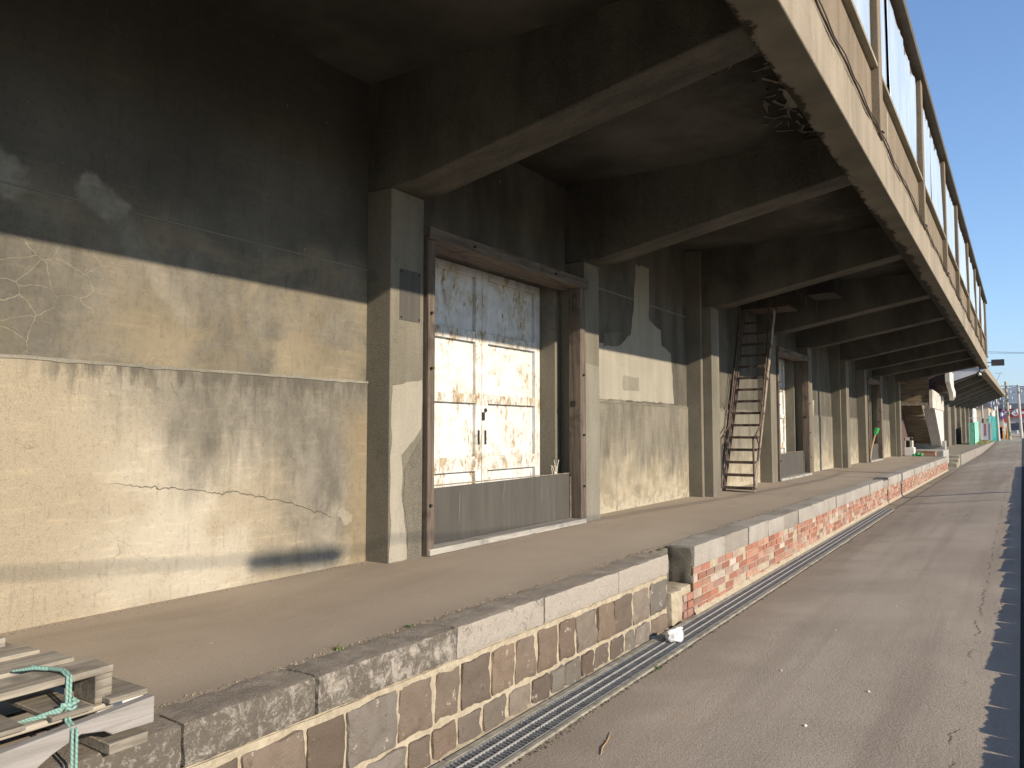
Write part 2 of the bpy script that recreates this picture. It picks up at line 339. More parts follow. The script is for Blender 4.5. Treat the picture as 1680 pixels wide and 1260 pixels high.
wood('pole_wood', (0.30, 0.23, 0.15), (0.46, 0.37, 0.26), 'z')
wood('slab_board', (0.30, 0.26, 0.2), (0.44, 0.39, 0.31), 'z')

# peeling white paint over rust
k = NM('peeling_paint', 0.7, 0.3)
o = k.xyz()
n = k.noise(3.6, 9, k.vec((1, 1.2, 0.6)), 0.74, 0.5)
n3 = k.noise(24, 8, k.vec((1, 1.4, 0.6)), 0.78)
zone = k.math('ADD', k.math('MULTIPLY', n, 0.55), k.math('MULTIPLY', n3, 0.49))
zz = o[2]
def near(zc, w):
    return k.math('SUBTRACT', 1.0, k.step(k.math('ABSOLUTE', k.math('SUBTRACT', zz, zc)), w * 0.6, w * 1.7))
rails = k.math('MAXIMUM', k.math('MAXIMUM', near(1.27, .07), near(1.91, .05)), k.math('MAXIMUM', near(2.52, .06), near(0.7, .06)))
grainw = k.noise(60, 5, k.vec((1, 1.5, 0.05)), 0.7)
zone = k.math('ADD', zone, k.math('ADD', k.math('MULTIPLY', rails, 0.045), k.math('MULTIPLY', k.math('SUBTRACT', grainw, 0.5), 0.10)))
zone = k.math('SUBTRACT', zone, 0.034)
paint = k.mix((0.48, 0.49, 0.49), (0.62, 0.625, 0.63), k.step(k.noise(6, 5), 0.3, 0.7))
under = k.mix((0.23, 0.14, 0.07), (0.42, 0.31, 0.16), k.step(k.noise(9, 7), 0.35, 0.65))
c = k.mix(paint, (0.42, 0.34, 0.20), k.math('MULTIPLY', k.step(zone, 0.47, 0.56), 0.6))
c = k.mix(c, under, k.step(zone, 0.55, 0.60))
c = k.mix(c, k.mix(c, (0.72, 0.70, 0.66), 1.0, 'MULTIPLY'), k.math('MULTIPLY', k.step(grainw, 0.55, 0.7), 0.5))
k.base(c); k.bump(k.math('SUBTRACT', k.math('MULTIPLY', grainw, 0.8), k.step(zone, 0.545, 0.59)), 0.7, 0.005); M['peeling_paint'] = k.done()
k = NM('grey_panel', 0.75, 0.3)
st = k.noise(5, 8, k.vec((1, 2.5, 0.25)), 0.65)
c = k.mix((0.060, 0.055, 0.048), (0.080, 0.073, 0.063), k.step(st, 0.3, 0.7))
scr = k.noise(26, 3, k.vec((1, 1.6, 0.07)), 0.6)
c = k.mix(c, (0.16, 0.146, 0.126), k.math('MULTIPLY', k.step(scr, 0.67, 0.71), 0.6))
k.base(c); k.bump(st, 0.15, 0.004); M['grey_panel'] = k.done()
k = NM('sheet', 0.32, 0.5)
c = k.mix((0.33, 0.415, 0.52), (0.42, 0.50, 0.60), k.step(k.noise(2.5, 6, k.vec((1, 3, 0.3))), 0.3, 0.7))
c = k.mix(c, (0.30, 0.36, 0.44), k.math('MULTIPLY', k.step(k.noise(9, 5, k.vec((1, 4, 0.18))), 0.52, 0.66), 0.55))  # darker vertical streaks paint the shade of folds into the sheet
k.base(c); k.bump(k.noise(9, 5, k.vec((1, 3, 0.25))), 0.4, 0.03); M['sheet'] = k.done()

k = NM('rusty_steel', 0.8, 0.3)
f = k.noise(12, 7, rough=0.7)
c = k.mix((0.045, 0.031, 0.025), (0.11, 0.076, 0.06), k.step(f, 0.3, 0.7))
c = k.mix(c, (0.24, 0.19, 0.14), k.math('MULTIPLY', k.step(k.noise(30, 5), 0.6, 0.7), 0.5))
k.base(c); k.bump(k.noise(60, 4), 0.3, 0.003); M['rusty_steel'] = k.done()
k = NM('worn_steel', 0.75, 0.3)
f = k.noise(18, 7, k.vec((1, 1, 0.4)), 0.7)
k.base(k.mix((0.12, 0.095, 0.075), (0.29, 0.245, 0.185), k.step(f, 0.35, 0.65))); k.bump(f, 0.3, 0.003); M['worn_steel'] = k.done()

simple('galv', (0.42, 0.43, 0.43), 0.45, 0.7, var=0.2, sc_=30)
simple('galv_bright', (0.62, 0.62, 0.60), 0.35, 0.6, var=0.15, sc_=30)
simple('galv_dark', (0.17, 0.18, 0.19), 0.6, 0.3, var=0.3, sc_=30)
simple('drain_void', (0.02, 0.02, 0.02), 0.95)
simple('kerb_concrete', (0.24, 0.22, 0.175), 0.92, var=0.3, sc_=14, bump=0.4)
simple('black_cable', (0.03, 0.027, 0.025), 0.6)
simple('brown_cable', (0.06, 0.045, 0.035), 0.7)
simple('dark', (0.02, 0.018, 0.016), 0.9)
simple('bag', (0.62, 0.62, 0.62), 0.45, var=0.06, bump=0.3)
simple('white_cord', (0.62, 0.56, 0.46), 0.8)
simple('plastic_white', (0.74, 0.70, 0.62), 0.5, var=0.08)
simple('gritmix', (0.20, 0.17, 0.125), 0.95, var=0.55, sc_=60)
simple('dirt', (0.07, 0.06, 0.04), 0.95, var=0.5, sc_=30)
simple('weed', (0.10, 0.17, 0.03), 0.7, var=0.4)
simple('drygrass', (0.24, 0.22, 0.09), 0.9, var=0.4, sc_=4)
simple('white_render', (0.50, 0.475, 0.435), 0.85, var=0.12, sc_=3, bump=0.3)
simple('white_dirty', (0.46, 0.42, 0.365), 0.85, var=0.2, sc_=2.5, bump=0.3)
simple('grey_render', (0.30, 0.29, 0.26), 0.9, var=0.15, sc_=3)
simple('lightgrey', (0.52, 0.51, 0.50), 0.8, var=0.08, sc_=2)
simple('reddark', (0.09, 0.055, 0.045), 0.85, var=0.3)
simple('carton', (0.32, 0.17, 0.11), 0.85, var=0.15)
simple('green_net', (0.05, 0.34, 0.12), 0.7, var=0.3)
simple('green_plastic', (0.04, 0.45, 0.10), 0.45, var=0.1)
simple('handle_wood', (0.48, 0.30, 0.14), 0.6, var=0.15)
simple('mint', (0.20, 0.55, 0.40), 0.7, var=0.12, sc_=3)
simple('dark_green', (0.04, 0.16, 0.09), 0.8, var=0.3)
simple('panel_pale', (0.55, 0.58, 0.63), 0.6, var=0.06, sc_=3)
simple('panel_red', (0.5, 0.10, 0.12), 0.6)
simple('teal', (0.03, 0.30, 0.28), 0.6, var=0.15, sc_=3)
simple('red', (0.42, 0.04, 0.05), 0.6, var=0.15, sc_=2)
simple('white', (0.60, 0.595, 0.58), 0.6, var=0.05)
simple('shop_grey', (0.33, 0.34, 0.36), 0.8, var=0.15, sc_=1.5)
simple('roof_grey', (0.13, 0.125, 0.14), 0.7, var=0.2, sc_=1.5)
simple('mauve', (0.22, 0.15, 0.19), 0.8, var=0.15, sc_=1)
simple('tan_wall', (0.42, 0.36, 0.29), 0.85, var=0.12, sc_=1)
simple('cream_wall', (0.60, 0.53, 0.40), 0.85, var=0.1, sc_=1)
simple('blue_sign', (0.04, 0.08, 0.33), 0.5)
simple('orange', (0.75, 0.22, 0.03), 0.5)
simple('yellow', (0.75, 0.5, 0.03), 0.5)
simple('pole_concrete', (0.46, 0.43, 0.39), 0.85, var=0.12)
simple('pole_white', (0.62, 0.61, 0.60), 0.6, var=0.08)
simple('insulator', (0.5, 0.49, 0.48), 0.3)
simple('carpaint', (0.035, 0.05, 0.10), 0.25, 0.3, spec=0.5, bump=0)
simple('glass_dark', (0.03, 0.04, 0.05), 0.08, spec=0.6, bump=0)
simple('tyre', (0.02, 0.02, 0.02), 0.9)
simple('darkpanel', (0.045, 0.042, 0.05), 0.6)
simple('mountain', (0.075, 0.085, 0.06), 0.95, var=0.4, sc_=0.004, bump=0)
k = NM('rope', 0.85, 0.2)
w = k.n('ShaderNodeTexWave'); k.put(w.inputs[0], k.vec((1, 1, 1))); w.inputs['Scale'].default_value = 45; w.bands_direction = 'DIAGONAL'
k.base(k.mix((0.13, 0.25, 0.215), (0.24, 0.37, 0.32), w.outputs[1])); M['rope'] = k.done()

# ------------------------------------------------------------------ mesh helpers
def wloc(o):
    v = Vector((0, 0, 0))
    while o is not None: v += o.location; o = o.parent
    return v
class MB:
    def __init__(s): s.bm = bmesh.new(); s.mi = 0; s.tl = None
    def face(s, pts):
        f = s.bm.faces.new([s.bm.verts.new(p) for p in pts]); f.material_index = s.mi; return f
    def hexa(s, p):
        v = [s.bm.verts.new(q) for q in p]
        for q in ((3, 2, 1, 0), (4, 5, 6, 7), (0, 1, 5, 4), (1, 2, 6, 5), (2, 3, 7, 6), (3, 0, 4, 7)):
            f = s.bm.faces.new([v[i] for i in q]); f.material_index = s.mi
        return v
    def box(s, x0, x1, y0, y1, z0, z1):
        return s.hexa([(x0, y0, z0), (x1, y0, z0), (x1, y1, z0), (x0, y1, z0), (x0, y0, z1), (x1, y0, z1), (x1, y1, z1), (x0, y1, z1)])
    def prism(s, poly, axis, a, b):
        # poly of 2-tuples in the plane normal to axis
        def P(q, t):
            return {'x': (t, q[0], q[1]), 'y': (q[0], t, q[1]), 'z': (q[0], q[1], t)}[axis]
        A = [s.bm.verts.new(P(q, a)) for q in poly]; B = [s.bm.verts.new(P(q, b)) for q in poly]
        n = len(poly)
        fs = [s.bm.faces.new(A[::-1]), s.bm.faces.new(B)]
        for i in range(n): fs.append(s.bm.faces.new([A[i], A[(i + 1) % n], B[(i + 1) % n], B[i]]))
        for f in fs: f.material_index = s.mi
    def tube(s, pts, r, n=8, caps=True):
        pts = [Vector(p) for p in pts]; rings = []
        rr = r if isinstance(r, (list, tuple)) else [r] * len(pts)
        for i, p in enumerate(pts):
            d = (pts[min(i + 1, len(pts) - 1)] - pts[max(i - 1, 0)]).normalized()
            a = d.cross(Vector((0, 0, 1)) if abs(d.z) < 0.9 else Vector((1, 0, 0))).normalized(); b = d.cross(a)
            rings.append([s.bm.verts.new(p + (a * math.cos(2 * math.pi * j / n) + b * math.sin(2 * math.pi * j / n)) * rr[i]) for j in range(n)])
        for u, v in zip(rings, rings[1:]):
            for j in range(n):
                f = s.bm.faces.new([u[j], u[(j + 1) % n], v[(j + 1) % n], v[j]]); f.smooth = True; f.material_index = s.mi
        if caps:
            for q in (rings[0][::-1], rings[-1]):
                f = s.bm.faces.new(q); f.material_index = s.mi
    def bar(s, p, q, w, h, up=(0, 0, 1)):
        p, q = Vector(p), Vector(q); d = (q - p).normalized(); a = d.cross(Vector(up)).normalized(); b = a.cross(d)
        c = lambda o, i, j: o + a * (w / 2 * i) + b * (h / 2 * j)
        s.hexa([c(p, -1, -1), c(p, 1, -1), c(q, 1, -1), c(q, -1, -1), c(p, -1, 1), c(p, 1, 1), c(q, 1, 1), c(q, -1, 1)])
    def build(s, name, mats, parent=None, bevel=0.0, smooth=False, tag=None):
        me = bpy.data.meshes.new(name)
        bmesh.ops.recalc_face_normals(s.bm, faces=s.bm.faces)
        if parent is not None:
            off = wloc(parent)
            for v in s.bm.verts: v.co -= off
        if smooth:
            for f in s.bm.faces: f.smooth = True
        s.bm.to_mesh(me); s.bm.free()
        me.set_sharp_from_angle(angle=R(38))
        for m in (mats if isinstance(mats, (list, tuple)) else [mats]): me.materials.append(M[m])
        o = bpy.data.objects.new(name, me); COL.objects.link(o)
        if parent is not None: o.parent = parent
        if bevel:
            b = o.modifiers.new('Bevel', 'BEVEL'); b.width = bevel; b.segments = 2; b.limit_method = 'ANGLE'; b.angle_limit = R(40)
        return o
def tag(o, label=None, cat=None, group=None, kind=None):
    if label: o['label'] = label
    if cat: o['category'] = cat
    if group: o['group'] = group
    if kind: o['kind'] = kind
    return o
def thing(name, loc, label, cat, group=None):
    o = bpy.data.objects.new(name, None); COL.objects.link(o); o.location = loc
    o.empty_display_size = 0.2
    return tag(o, label, cat, group)
def dup(root, loc, label=None, group=None):
    r = root.copy(); COL.objects.link(r); r.location = loc
    if label: r['label'] = label
    if group: r['group'] = group
    for ch in list(root.children):
        c = ch.copy(); COL.objects.link(c); c.parent = r
        for g in ch.children:
            d = g.copy(); COL.objects.link(d); d.parent = c
    return r
def tint(o, f):
    """random per-piece colour: f(i) -> rgb for loose block i (faces carry block id in 'blk')"""
    me = o.data; a = me.color_attributes.new('tint', 'FLOAT_COLOR', 'CORNER')
    ids = me.attributes.get('blk'); cache = {}
    for p in me.polygons:
        i = ids.data[p.index].value if ids else 0
        if i not in cache: cache[i] = f(i)
        for l in p.loop_indices: a.data[l].color = (*cache[i], 1)

# ------------------------------------------------------------------ terrain
def lerp(a, b, t): return a + (b - a) * max(0, min(1, t))
def z_left(y):
    if y < 2.5: return 0.0
    if y < 17: return lerp(0, 0.07, (y - 2.5) / 14.5)
    if y < 60: return lerp(0.07, 0.10, (y - 17) / 43)
    return lerp(0.10, 0.72, (y - 60) / 55) if y < 115 else lerp(0.72, 1.28, (y - 115) / 25) if y < 140 else lerp(1.28, 1.5, (y - 140) / 200)
def z_right(y):
    if y < 2: return 0.04
    if y < 17: return lerp(0.04, 0.30, (y - 2) / 15)
    if y < 60: return lerp(0.30, 0.38, (y - 17) / 43)
    return max(z_left(y), lerp(0.38, 0.72, (y - 60) / 55))
def zroad(x, y):
    return lerp(z_left(y), z_right(y), (x + 2.1) / 1.9)
ys = [-60, -20, -8, -3] + [y * 0.5 for y in range(-4, 45)] + [24, 27, 30, 35, 40, 45, 50, 55, 60, 65, 70, 80, 90, 100, 110, 115]
def sheet(name, xs, ys, dz, m, kind='structure'):
    b = MB(); g = [[b.bm.verts.new((x, y, zroad(x, y) + dz)) for x in xs] for y in ys]
    for i in range(len(ys) - 1):
        for j in range(len(xs) - 1):
            b.bm.faces.new([g[i][j], g[i][j + 1], g[i + 1][j + 1], g[i + 1][j]]).smooth = True
    return tag(b.build(name, m), kind=kind)
ground_ys = [-300, -60] + [y for y in ys if y > -60] + [125, 140, 200, 300, 600, 1500, 5200]
sheet('ground', [-4000, -800, -100, -20, -8, -5, -2.1, -1.6, -1.1, -0.6, -0.2, 3, 10, 100, 800, 4000], ground_ys, -0.02, 'ground')
road_x = [-2.105, -1.6, -1.2, -0.8, -0.5, -0.06]
sheet('road', road_x, ys, 0.0, 'road')
# cross street beyond the far kerb
b = MB()
for (xa, xb, ya, yb) in ((-30, 60, 117, 138),):
    b.hexa([(xa, ya, zroad(xa, ya) - .1), (xb, ya, zroad(xb, ya) - .1), (xb, yb, zroad(xb, yb) - .1), (xa, yb, zroad(xa, yb) - .1),
            (xa, ya, zroad(xa, ya) + .004), (xb, ya, zroad(xb, ya) + .004), (xb, yb, zroad(xb, yb) + .004), (xa, yb, zroad(xa, yb) + .004)])
tag(b.build('cross_street', 'road'), kind='structure')
b = MB()
b.box(-3.2, 20, 115.6, 116.2, zroad(0, 115) - .2, zroad(0, 115) + 0.16)
tag(b.build('far_kerb', 'kerb_concrete'), kind='structure')
sheet('verge', [-0.055, 0.1, 0.34], ys, 0.004, 'verge_dark')  # near-black strip along the right edge of the road

# ------------------------------------------------------------------ sky, sun
w = bpy.data.worlds.new('World'); sc.world = w; w.use_nodes = True
nt = w.node_tree; nt.nodes.clear()
ow = nt.nodes.new('ShaderNodeOutputWorld'); bg = nt.nodes.new('ShaderNodeBackground'); sk = nt.nodes.new('ShaderNodeTexSky')
TOSUN = Vector((1, -0.20, 0.40)).normalized()
EL = math.asin(TOSUN.z); AZ = math.atan2(TOSUN.x, TOSUN.y)
sk.sky_type = 'NISHITA'; sk.sun_disc = False; sk.sun_elevation = EL; sk.sun_rotation = AZ
sk.altitude = 0; sk.air_density = 1.0; sk.dust_density = 0.15; sk.ozone_density = 5.0
nt.links.new(sk.outputs[0], bg.inputs[0]); bg.inputs[1].default_value = 0.125
nt.links.new(bg.outputs[0], ow.inputs[0])
ld = bpy.data.lights.new('sun', 'SUN'); ld.energy = 4.4; ld.angle = R(0.55); ld.color = (1.0, 0.868, 0.69)
lo = bpy.data.objects.new('sun', ld); COL.objects.link(lo); lo.location = TOSUN * 40
lo.rotation_euler = (-TOSUN).to_track_quat('-Z', 'Y').to_euler()

# ------------------------------------------------------------------ camera
cd = bpy.data.cameras.new('camera'); cd.sensor_width = 36; cd.lens = FPX / 1680 * 36; cd.clip_end = 20000; cd.clip_start = 0.02
cam = bpy.data.objects.new('camera', cd); COL.objects.link(cam); cam.location = (0, 0, EYE)
fwd = Vector((Xc[2], Yc[2], Zc[2])); right = Vector((Xc[0], Yc[0], Zc[0])); upv = Vector((Xc[1], Yc[1], Zc[1]))
cam.rotation_euler = Matrix((right, upv, -fwd)).transposed().to_euler()
sc.camera = cam
sc.view_settings.view_transform = 'Standard'; sc.view_settings.look = 'None'; sc.view_settings.exposure = 0.86
sc.view_settings.gamma = 1.0
sc.cycles.max_bounces = 8; sc.cycles.diffuse_bounces = 4
sc.cycles.use_denoising = True

# ================================================================== WAREHOUSE
PZ = 0.60           # platform level
XW, XP, XO = -4.25, -4.0, -3.88
WH = thing('warehouse', (-6, 15, PZ), 'long weathered grey brown concrete warehouse with a deep ribbed canopy over its loading platform', 'warehouse')
# pillars: y0, y1, stepped?
PIL = [(0.55, 1.1, True), (4.36, 4.75, False), (7.5, 7.85, False), (11.25, 11.78, True), (15.05, 15.45, False), (18.2, 18.58, False), (21.95, 22.5, True), (25.75, 26.13, False), (28.9, 29.28, False), (32.65, 33.25, True)]
YB0, YB1 = -14.0, 33.5
DOORS = [4.75, 15.45, 26.13]
DW = 2.72      # door bay width: 4.75 -> 7.5
def jag(y0, y1, n, amp, f=2.0, seed=0.0):
    return [(y0 + (y1 - y0) * i / n, amp * mnoise.noise(Vector((f * (y0 + (y1 - y0) * i / n), seed, 0)))) for i in range(n + 1)]
# wall sections between pillars
def wall_section(y0, y1, mat, seam):
    b = MB()
    b.box(-4.55, XW, y0, y1, seam, 4.45)
    b.build('wall_panel', mat, WH)
    b = MB()
    b.box(-4.55, XW + 0.018, y0 + 0.002, y1, PZ - 0.02, seam - 0.008)
    b.build('plinth_panel', mat, WH, bevel=0.004)
    # ragged ridge of mortar along the seam
    b = MB(); n = int((y1 - y0) / 0.05)
    pts = [(y0 + (y1 - y0) * i / n) for i in range(n + 1)]
    up_ = [(y, seam + 0.004 + 0.012 * abs(mnoise.noise(Vector((y * 5, 1, 0))))) for y in pts]
    dn_ = [(y, seam - 0.010 - 0.014 * abs(mnoise.noise(Vector((y * 6, 7, 0))))) for y in pts]
    for i in range(n):
        b.hexa([(XW - .02, pts[i], dn_[i][1]), (XW + .024, pts[i], dn_[i][1]), (XW + .024, pts[i + 1], dn_[i + 1][1]), (XW - .02, pts[i + 1], dn_[i + 1][1]),
                (XW - .02, pts[i], up_[i][1]), (XW + .022, pts[i], up_[i][1]), (XW + .022, pts[i + 1], up_[i + 1][1]), (XW - .02, pts[i + 1], up_[i + 1][1])])
    b.build('seam_ridge', 'smear' if mat == 'nearwall' else 'pillar', WH)
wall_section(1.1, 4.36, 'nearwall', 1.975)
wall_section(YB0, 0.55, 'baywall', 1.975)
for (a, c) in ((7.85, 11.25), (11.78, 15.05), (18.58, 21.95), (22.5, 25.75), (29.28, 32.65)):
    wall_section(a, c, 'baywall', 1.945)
# raised formwork lines high on the wall
for (ya, yb, za, zb) in ((2.42, 4.36, 2.850, 2.858), (1.1, 2.14, 2.848, 2.856), (7.85, 9.36, 3.325, 3.338), (9.9, 11.25, 3.325, 3.338)):
    b = MB(); b.box(XW - .01, XW + .007, ya, yb, za, zb); b.build('formwork_line', 'smear', WH)
# walls above and behind the doors
for d in DOORS:
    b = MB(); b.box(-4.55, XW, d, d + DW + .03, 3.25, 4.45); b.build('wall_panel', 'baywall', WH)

def blob(name, pts, mat, x0, x1, seed=0, amp=0.03, sub=6):
    """thin plaster patch on a wall plane with a ragged outline: pts are (y,z)"""
    out = []
    n = len(pts)
    for i in range(n):
        p, q = Vector(pts[i]), Vector(pts[(i + 1) % n])
        m = max(2, int((q - p).length / 0.05))
        for j in range(m):
            t = p.lerp(q, j / m)
            out.append((t.x + amp * mnoise.noise(Vector((t.x * 7, t.y * 7, seed))), t.y + amp * mnoise.noise(Vector((t.x * 7, t.y * 7, seed + 9)))))
    b = MB(); b.prism(out, 'x', x0, x1); return b.build(name, mat, WH)
blob('plaster_patch', [(9.42, 3.82), (9.86, 3.84), (9.84, 3.1), (10.25, 3.02), (10.28, 2.8), (10.62, 2.72), (10.72, 1.99), (7.87, 1.98), (7.87, 2.66), (8.9, 2.68), (9.25, 2.85), (9.36, 3.3)], 'plaster', XW - .01, XW + .003, 12, 0.03)
blob('plaster_patch', [(8.45, 2.62), (8.85, 2.68), (8.92, 2.84), (8.5, 2.80)], 'mould_shade', XW - .01, XW + .0045, 15, 0.03)
blob('plaster_patch', [(8.98, 2.12), (9.5, 2.12), (9.48, 2.3), (9.0, 2.3)], 'smear', XW - .01, XW + .0045, 17, 0.02)
blob('plaster_patch', [(18.6, 2.3), (19.9, 2.35), (19.8, 1.97), (18.62, 1.96)], 'plaster', XW - .01, XW + .003, 22, 0.03)
blob('plaster_patch', [(29.9, 2.0), (30.9, 2.0), (30.8, 1.3), (30.1, 1.2)], 'plaster', XW - .01, XW + .022, 25, 0.05)

# pillars and beams
ZS, ZC = 3.48, 4.35
def beam(y0, y1, xin):
    b = MB()
    b.prism([(xin - .3, ZS), (xin + 0.20, ZS), (-1.25, 3.955), (-1.25, ZC + .05), (xin - .3, ZC + .05)], 'y', y0, y1)
    return b.build('beam', 'beam', WH, bevel=0.012)
for (y0, y1, stp) in PIL:
    b = MB()
    if stp:
        b.box(-4.4, -4.02, y0, y1, PZ - .02, ZC - .002)
        o = b.build('pillar', 'pillar', WH, bevel=0.008)
        b = MB(); b.box(-4.02, XO, y0 + .085, y1 - .1, PZ - .02, ZS)
        b.build('pilaster', 'pillar', WH, bevel=0.008)
        beam(y0 + .085, y1 - .1, XO)
    else:
        b.box(-4.4, XP, y0, y1, PZ - .02, ZS)
        b.build('pillar', 'pillar', WH, bevel=0.01)
        beam(y0, y1, XP)
# repaired plaster and mould on the two nearest pillars
blob('plaster_patch', [(4.375, .605), (4.56, .605), (4.555, .8), (4.5, 1.1), (4.49, 1.4), (4.6, 1.5), (4.735, 1.62), (4.735, 2.0), (4.55, 1.98), (4.375, 1.94)], 'plaster', XP - .01, XP + .0025, 31, 0.02)
blob('plaster_patch', [(4.57, .605), (4.735, .605), (4.735, 1.55), (4.62, 1.42), (4.52, 1.3), (4.52, 1.05), (4.575, .8)], 'mould_shade', XP - .01, XP + .0035, 33, 0.015)
blob('plaster_patch', [(7.51, .605), (7.84, .605), (7.84, 2.32), (7.51, 2.34)], 'smear', XP - .01, XP + .0025, 35, 0.01)
b = MB(); b.box(XP - .005, XP + .005, 4.46, 4.70, 2.46, 2.86); pl = b.build('wall_plate', 'grey_panel', WH)
b = MB()
for (y, z) in ((4.475, 2.84), (4.685, 2.84), (4.475, 2.48), (4.685, 2.48)):
    b = MB(); b.tube([(XP + .004, y, z), (XP + .012, y, z)], .008, 8); b.build('nail', 'dark', pl)

# ceiling slab, edge beam and upper storey
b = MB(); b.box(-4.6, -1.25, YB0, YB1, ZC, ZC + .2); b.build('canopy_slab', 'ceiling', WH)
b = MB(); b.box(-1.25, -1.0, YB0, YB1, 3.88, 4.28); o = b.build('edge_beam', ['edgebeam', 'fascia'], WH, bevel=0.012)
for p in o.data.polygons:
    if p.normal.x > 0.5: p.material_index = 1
# flaked concrete curls hanging in the soffit corner
random.seed(3)
b = MB()
for i in range(60):
    y = random.gauss(6.4, .7); x = -1.42 - abs(random.gauss(0, .22)); 
    if not 4.8 < y < 7.45: continue
    a = random.uniform(0, 6.28); L = random.uniform(.03, .16); wd = random.uniform(.006, .022)
    p0 = Vector((x, y, ZC - .004)); d = Vector((math.cos(a), math.sin(a), 0)); nrm = Vector((-d.y, d.x, 0))
    cv = random.uniform(-.6, .6)
    prev = None; b = MB()
    for t in range(5):
        u = t / 4; c_ = p0 + d * (L * u) + nrm * (cv * L * u * u) - Vector((0, 0, .035 * u * random.uniform(.6, 1)))
        ww = wd * (1 - .7 * u)
        cur = (c_ - nrm * ww, c_ + nrm * ww)
        if prev:
            b.hexa([prev[0], prev[1], cur[1], cur[0], prev[0] + Vector((0, 0, .004)), prev[1] + Vector((0, 0, .004)), cur[1] + Vector((0, 0, .004)), cur[0] + Vector((0, 0, .004))])
        prev = cur
    b.build('flake', 'mould_shade', WH)
for (cy, cx_, n_, rr) in ((6.55, -1.46, 9, .2), (5.05, -1.5, 6, .16)):
    b = MB(); pts = []
    for i in range(28):
        a = 2 * math.pi * i / 28; r_ = rr * (0.75 + .7 * mnoise.noise(Vector((math.cos(a) * 1.8, math.sin(a) * 1.8, cy))))
        pts.append((cx_ + .7 * r_ * math.cos(a), cy + 1.5 * r_ * math.sin(a)))
    b.prism(pts, 'z', ZC - .005, ZC + .01); b.build('bare_patch', 'smear', WH)

XU = -1.05; SILL, WT, ROOF = 4.96, 6.22, 6.30
ups = [YB0] + [(p[0] + p[1]) / 2 for p in PIL] + [YB1]
b = MB(); b.box(-1.24, XU, YB0, YB1, 4.28, SILL); b.build('upper_wall', 'upperwall', WH)
b = MB(); b.box(-1.25, XU, YB0, YB1, WT, ROOF); b.build('lintel_band', 'upperwall', WH)
b = MB(); b.box(-9, -1.5, YB0, YB1, 4.56, ROOF - .02); b.build('upper_core', 'dark', WH)
b = MB(); b.box(-9, -0.93, YB0, YB1, ROOF, ROOF + .10); b.build('roof', 'roofedge', WH, bevel=0.01)
b = MB(); b.box(-9, -4.56, YB0, YB1, PZ - .6, ZC); b.build('inner_core', 'dark', WH)
b = MB(); b.box(-9, -1.0, YB1 - .25, YB1, 4.28, ROOF); b.build('end_wall', 'upperwall', WH)
for i, yp in enumerate(ups[1:]):
    b = MB(); b.box(-1.25, XU + .07, yp - .12, yp + .07, 4.285, ROOF); b.build('upper_pilaster', 'upperwall', WH, bevel=0.006)
random.seed(11)
wi = 0
for (a, c) in zip(ups[1:-1], ups[2:]):
    y0, y1 = a + .10, c - .15
    wi += 1
    b = MB(); t = .07
    for (p, q, zz0, zz1) in ((y0, y0 + t, SILL, WT), (y1 - t, y1, SILL, WT), (y0 + t, y1 - t, WT - t, WT), (y0 + t, y1 - t, SILL, SILL + t)):
        b.box(-1.2, XU + .012, p, q, zz0, zz1)
    b.box(-1.2, XU + .002, (y0 + y1) / 2 - .02, (y0 + y1) / 2 + .02, SILL + t, WT - t)
    win = b.build('window', 'frame_wood_z', WH)
    b = MB(); b.box(XU - .05, XU + .06, y0 - .04, y1 + .04, SILL - .045, SILL - .003); b.build('window_sill', 'oldconcrete', win, bevel=.006)
    # wavy plastic sheet nailed over the window
    gaps = [None]
    if abs(a - 7.675) < .2: spans = [(y0 + .06, y0 + .64, 0.0), (y0 + .90, y1 - .05, .28)]
    else: spans = [(y0 + .06, y1 - .05, 0.0)]
    b = MB()
    for (s0, s1, sag) in spans:
        nu, nv = max(8, int((s1 - s0) / .07)), 14
        gr = []
        for i in range(nu + 1):
            row = []
            for j in range(nv + 1):
                u, vv = i / nu, j / nv
                y = s0 + (s1 - s0) * u; z = SILL + .02 + (WT - SILL - .05) * vv
                if sag: y += -.07 * (vv ** 2) * (1 - u) * 1.0 + .10 * (1 - vv) * (1 - u) * 0.6
                elif len(spans) > 1: y += .06 * (vv) ** 2 * u
                x = XU + .004 + (.034 * mnoise.noise(Vector((y * 3.2, z * .5, wi))) + .018 * mnoise.noise(Vector((y * 9, z * .8, wi))))
                row.append(b.bm.verts.new((x + .012, y, z)))
            gr.append(row)
        for i in range(nu):
            for j in range(nv):
                b.bm.faces.new([gr[i][j], gr[i + 1][j], gr[i + 1][j + 1], gr[i][j + 1]]).smooth = True
    so = b.build('window_sheet', 'sheet', win)
    sd = so.modifiers.new('Solid', 'SOLIDIFY'); sd.thickness = .003
    b = MB(); b.box(-1.3, -1.22, y0, y1, SILL, WT); b.build('window_void', 'dark', win)
# efflorescence runs under the sills
for (y, z0, z1, s) in ((8.55, 4.40, 4.86, 1), (12.4, 4.42, 4.86, 2), (16.3, 4.42, 4.84, 3), (19.6, 4.42, 4.86, 4), (23.2, 4.4, 4.84, 5)):
    b = MB(); L = []; Rr = []
    for i in range(15):
        z = z0 + (z1 - z0) * i / 14; wd = .02 + .05 * abs(mnoise.noise(Vector((z * 7, s * 3.1, 0)))) + .02 * (i / 14)
        cy = y + .05 * mnoise.noise(Vector((z * 3, s, 4))); L.append((cy - wd, z)); Rr.append((cy + wd, z))
    b.prism(L + Rr[::-1], 'x', XU - .01, XU + .002); b.build('salt_stain', 'plaster', WH)

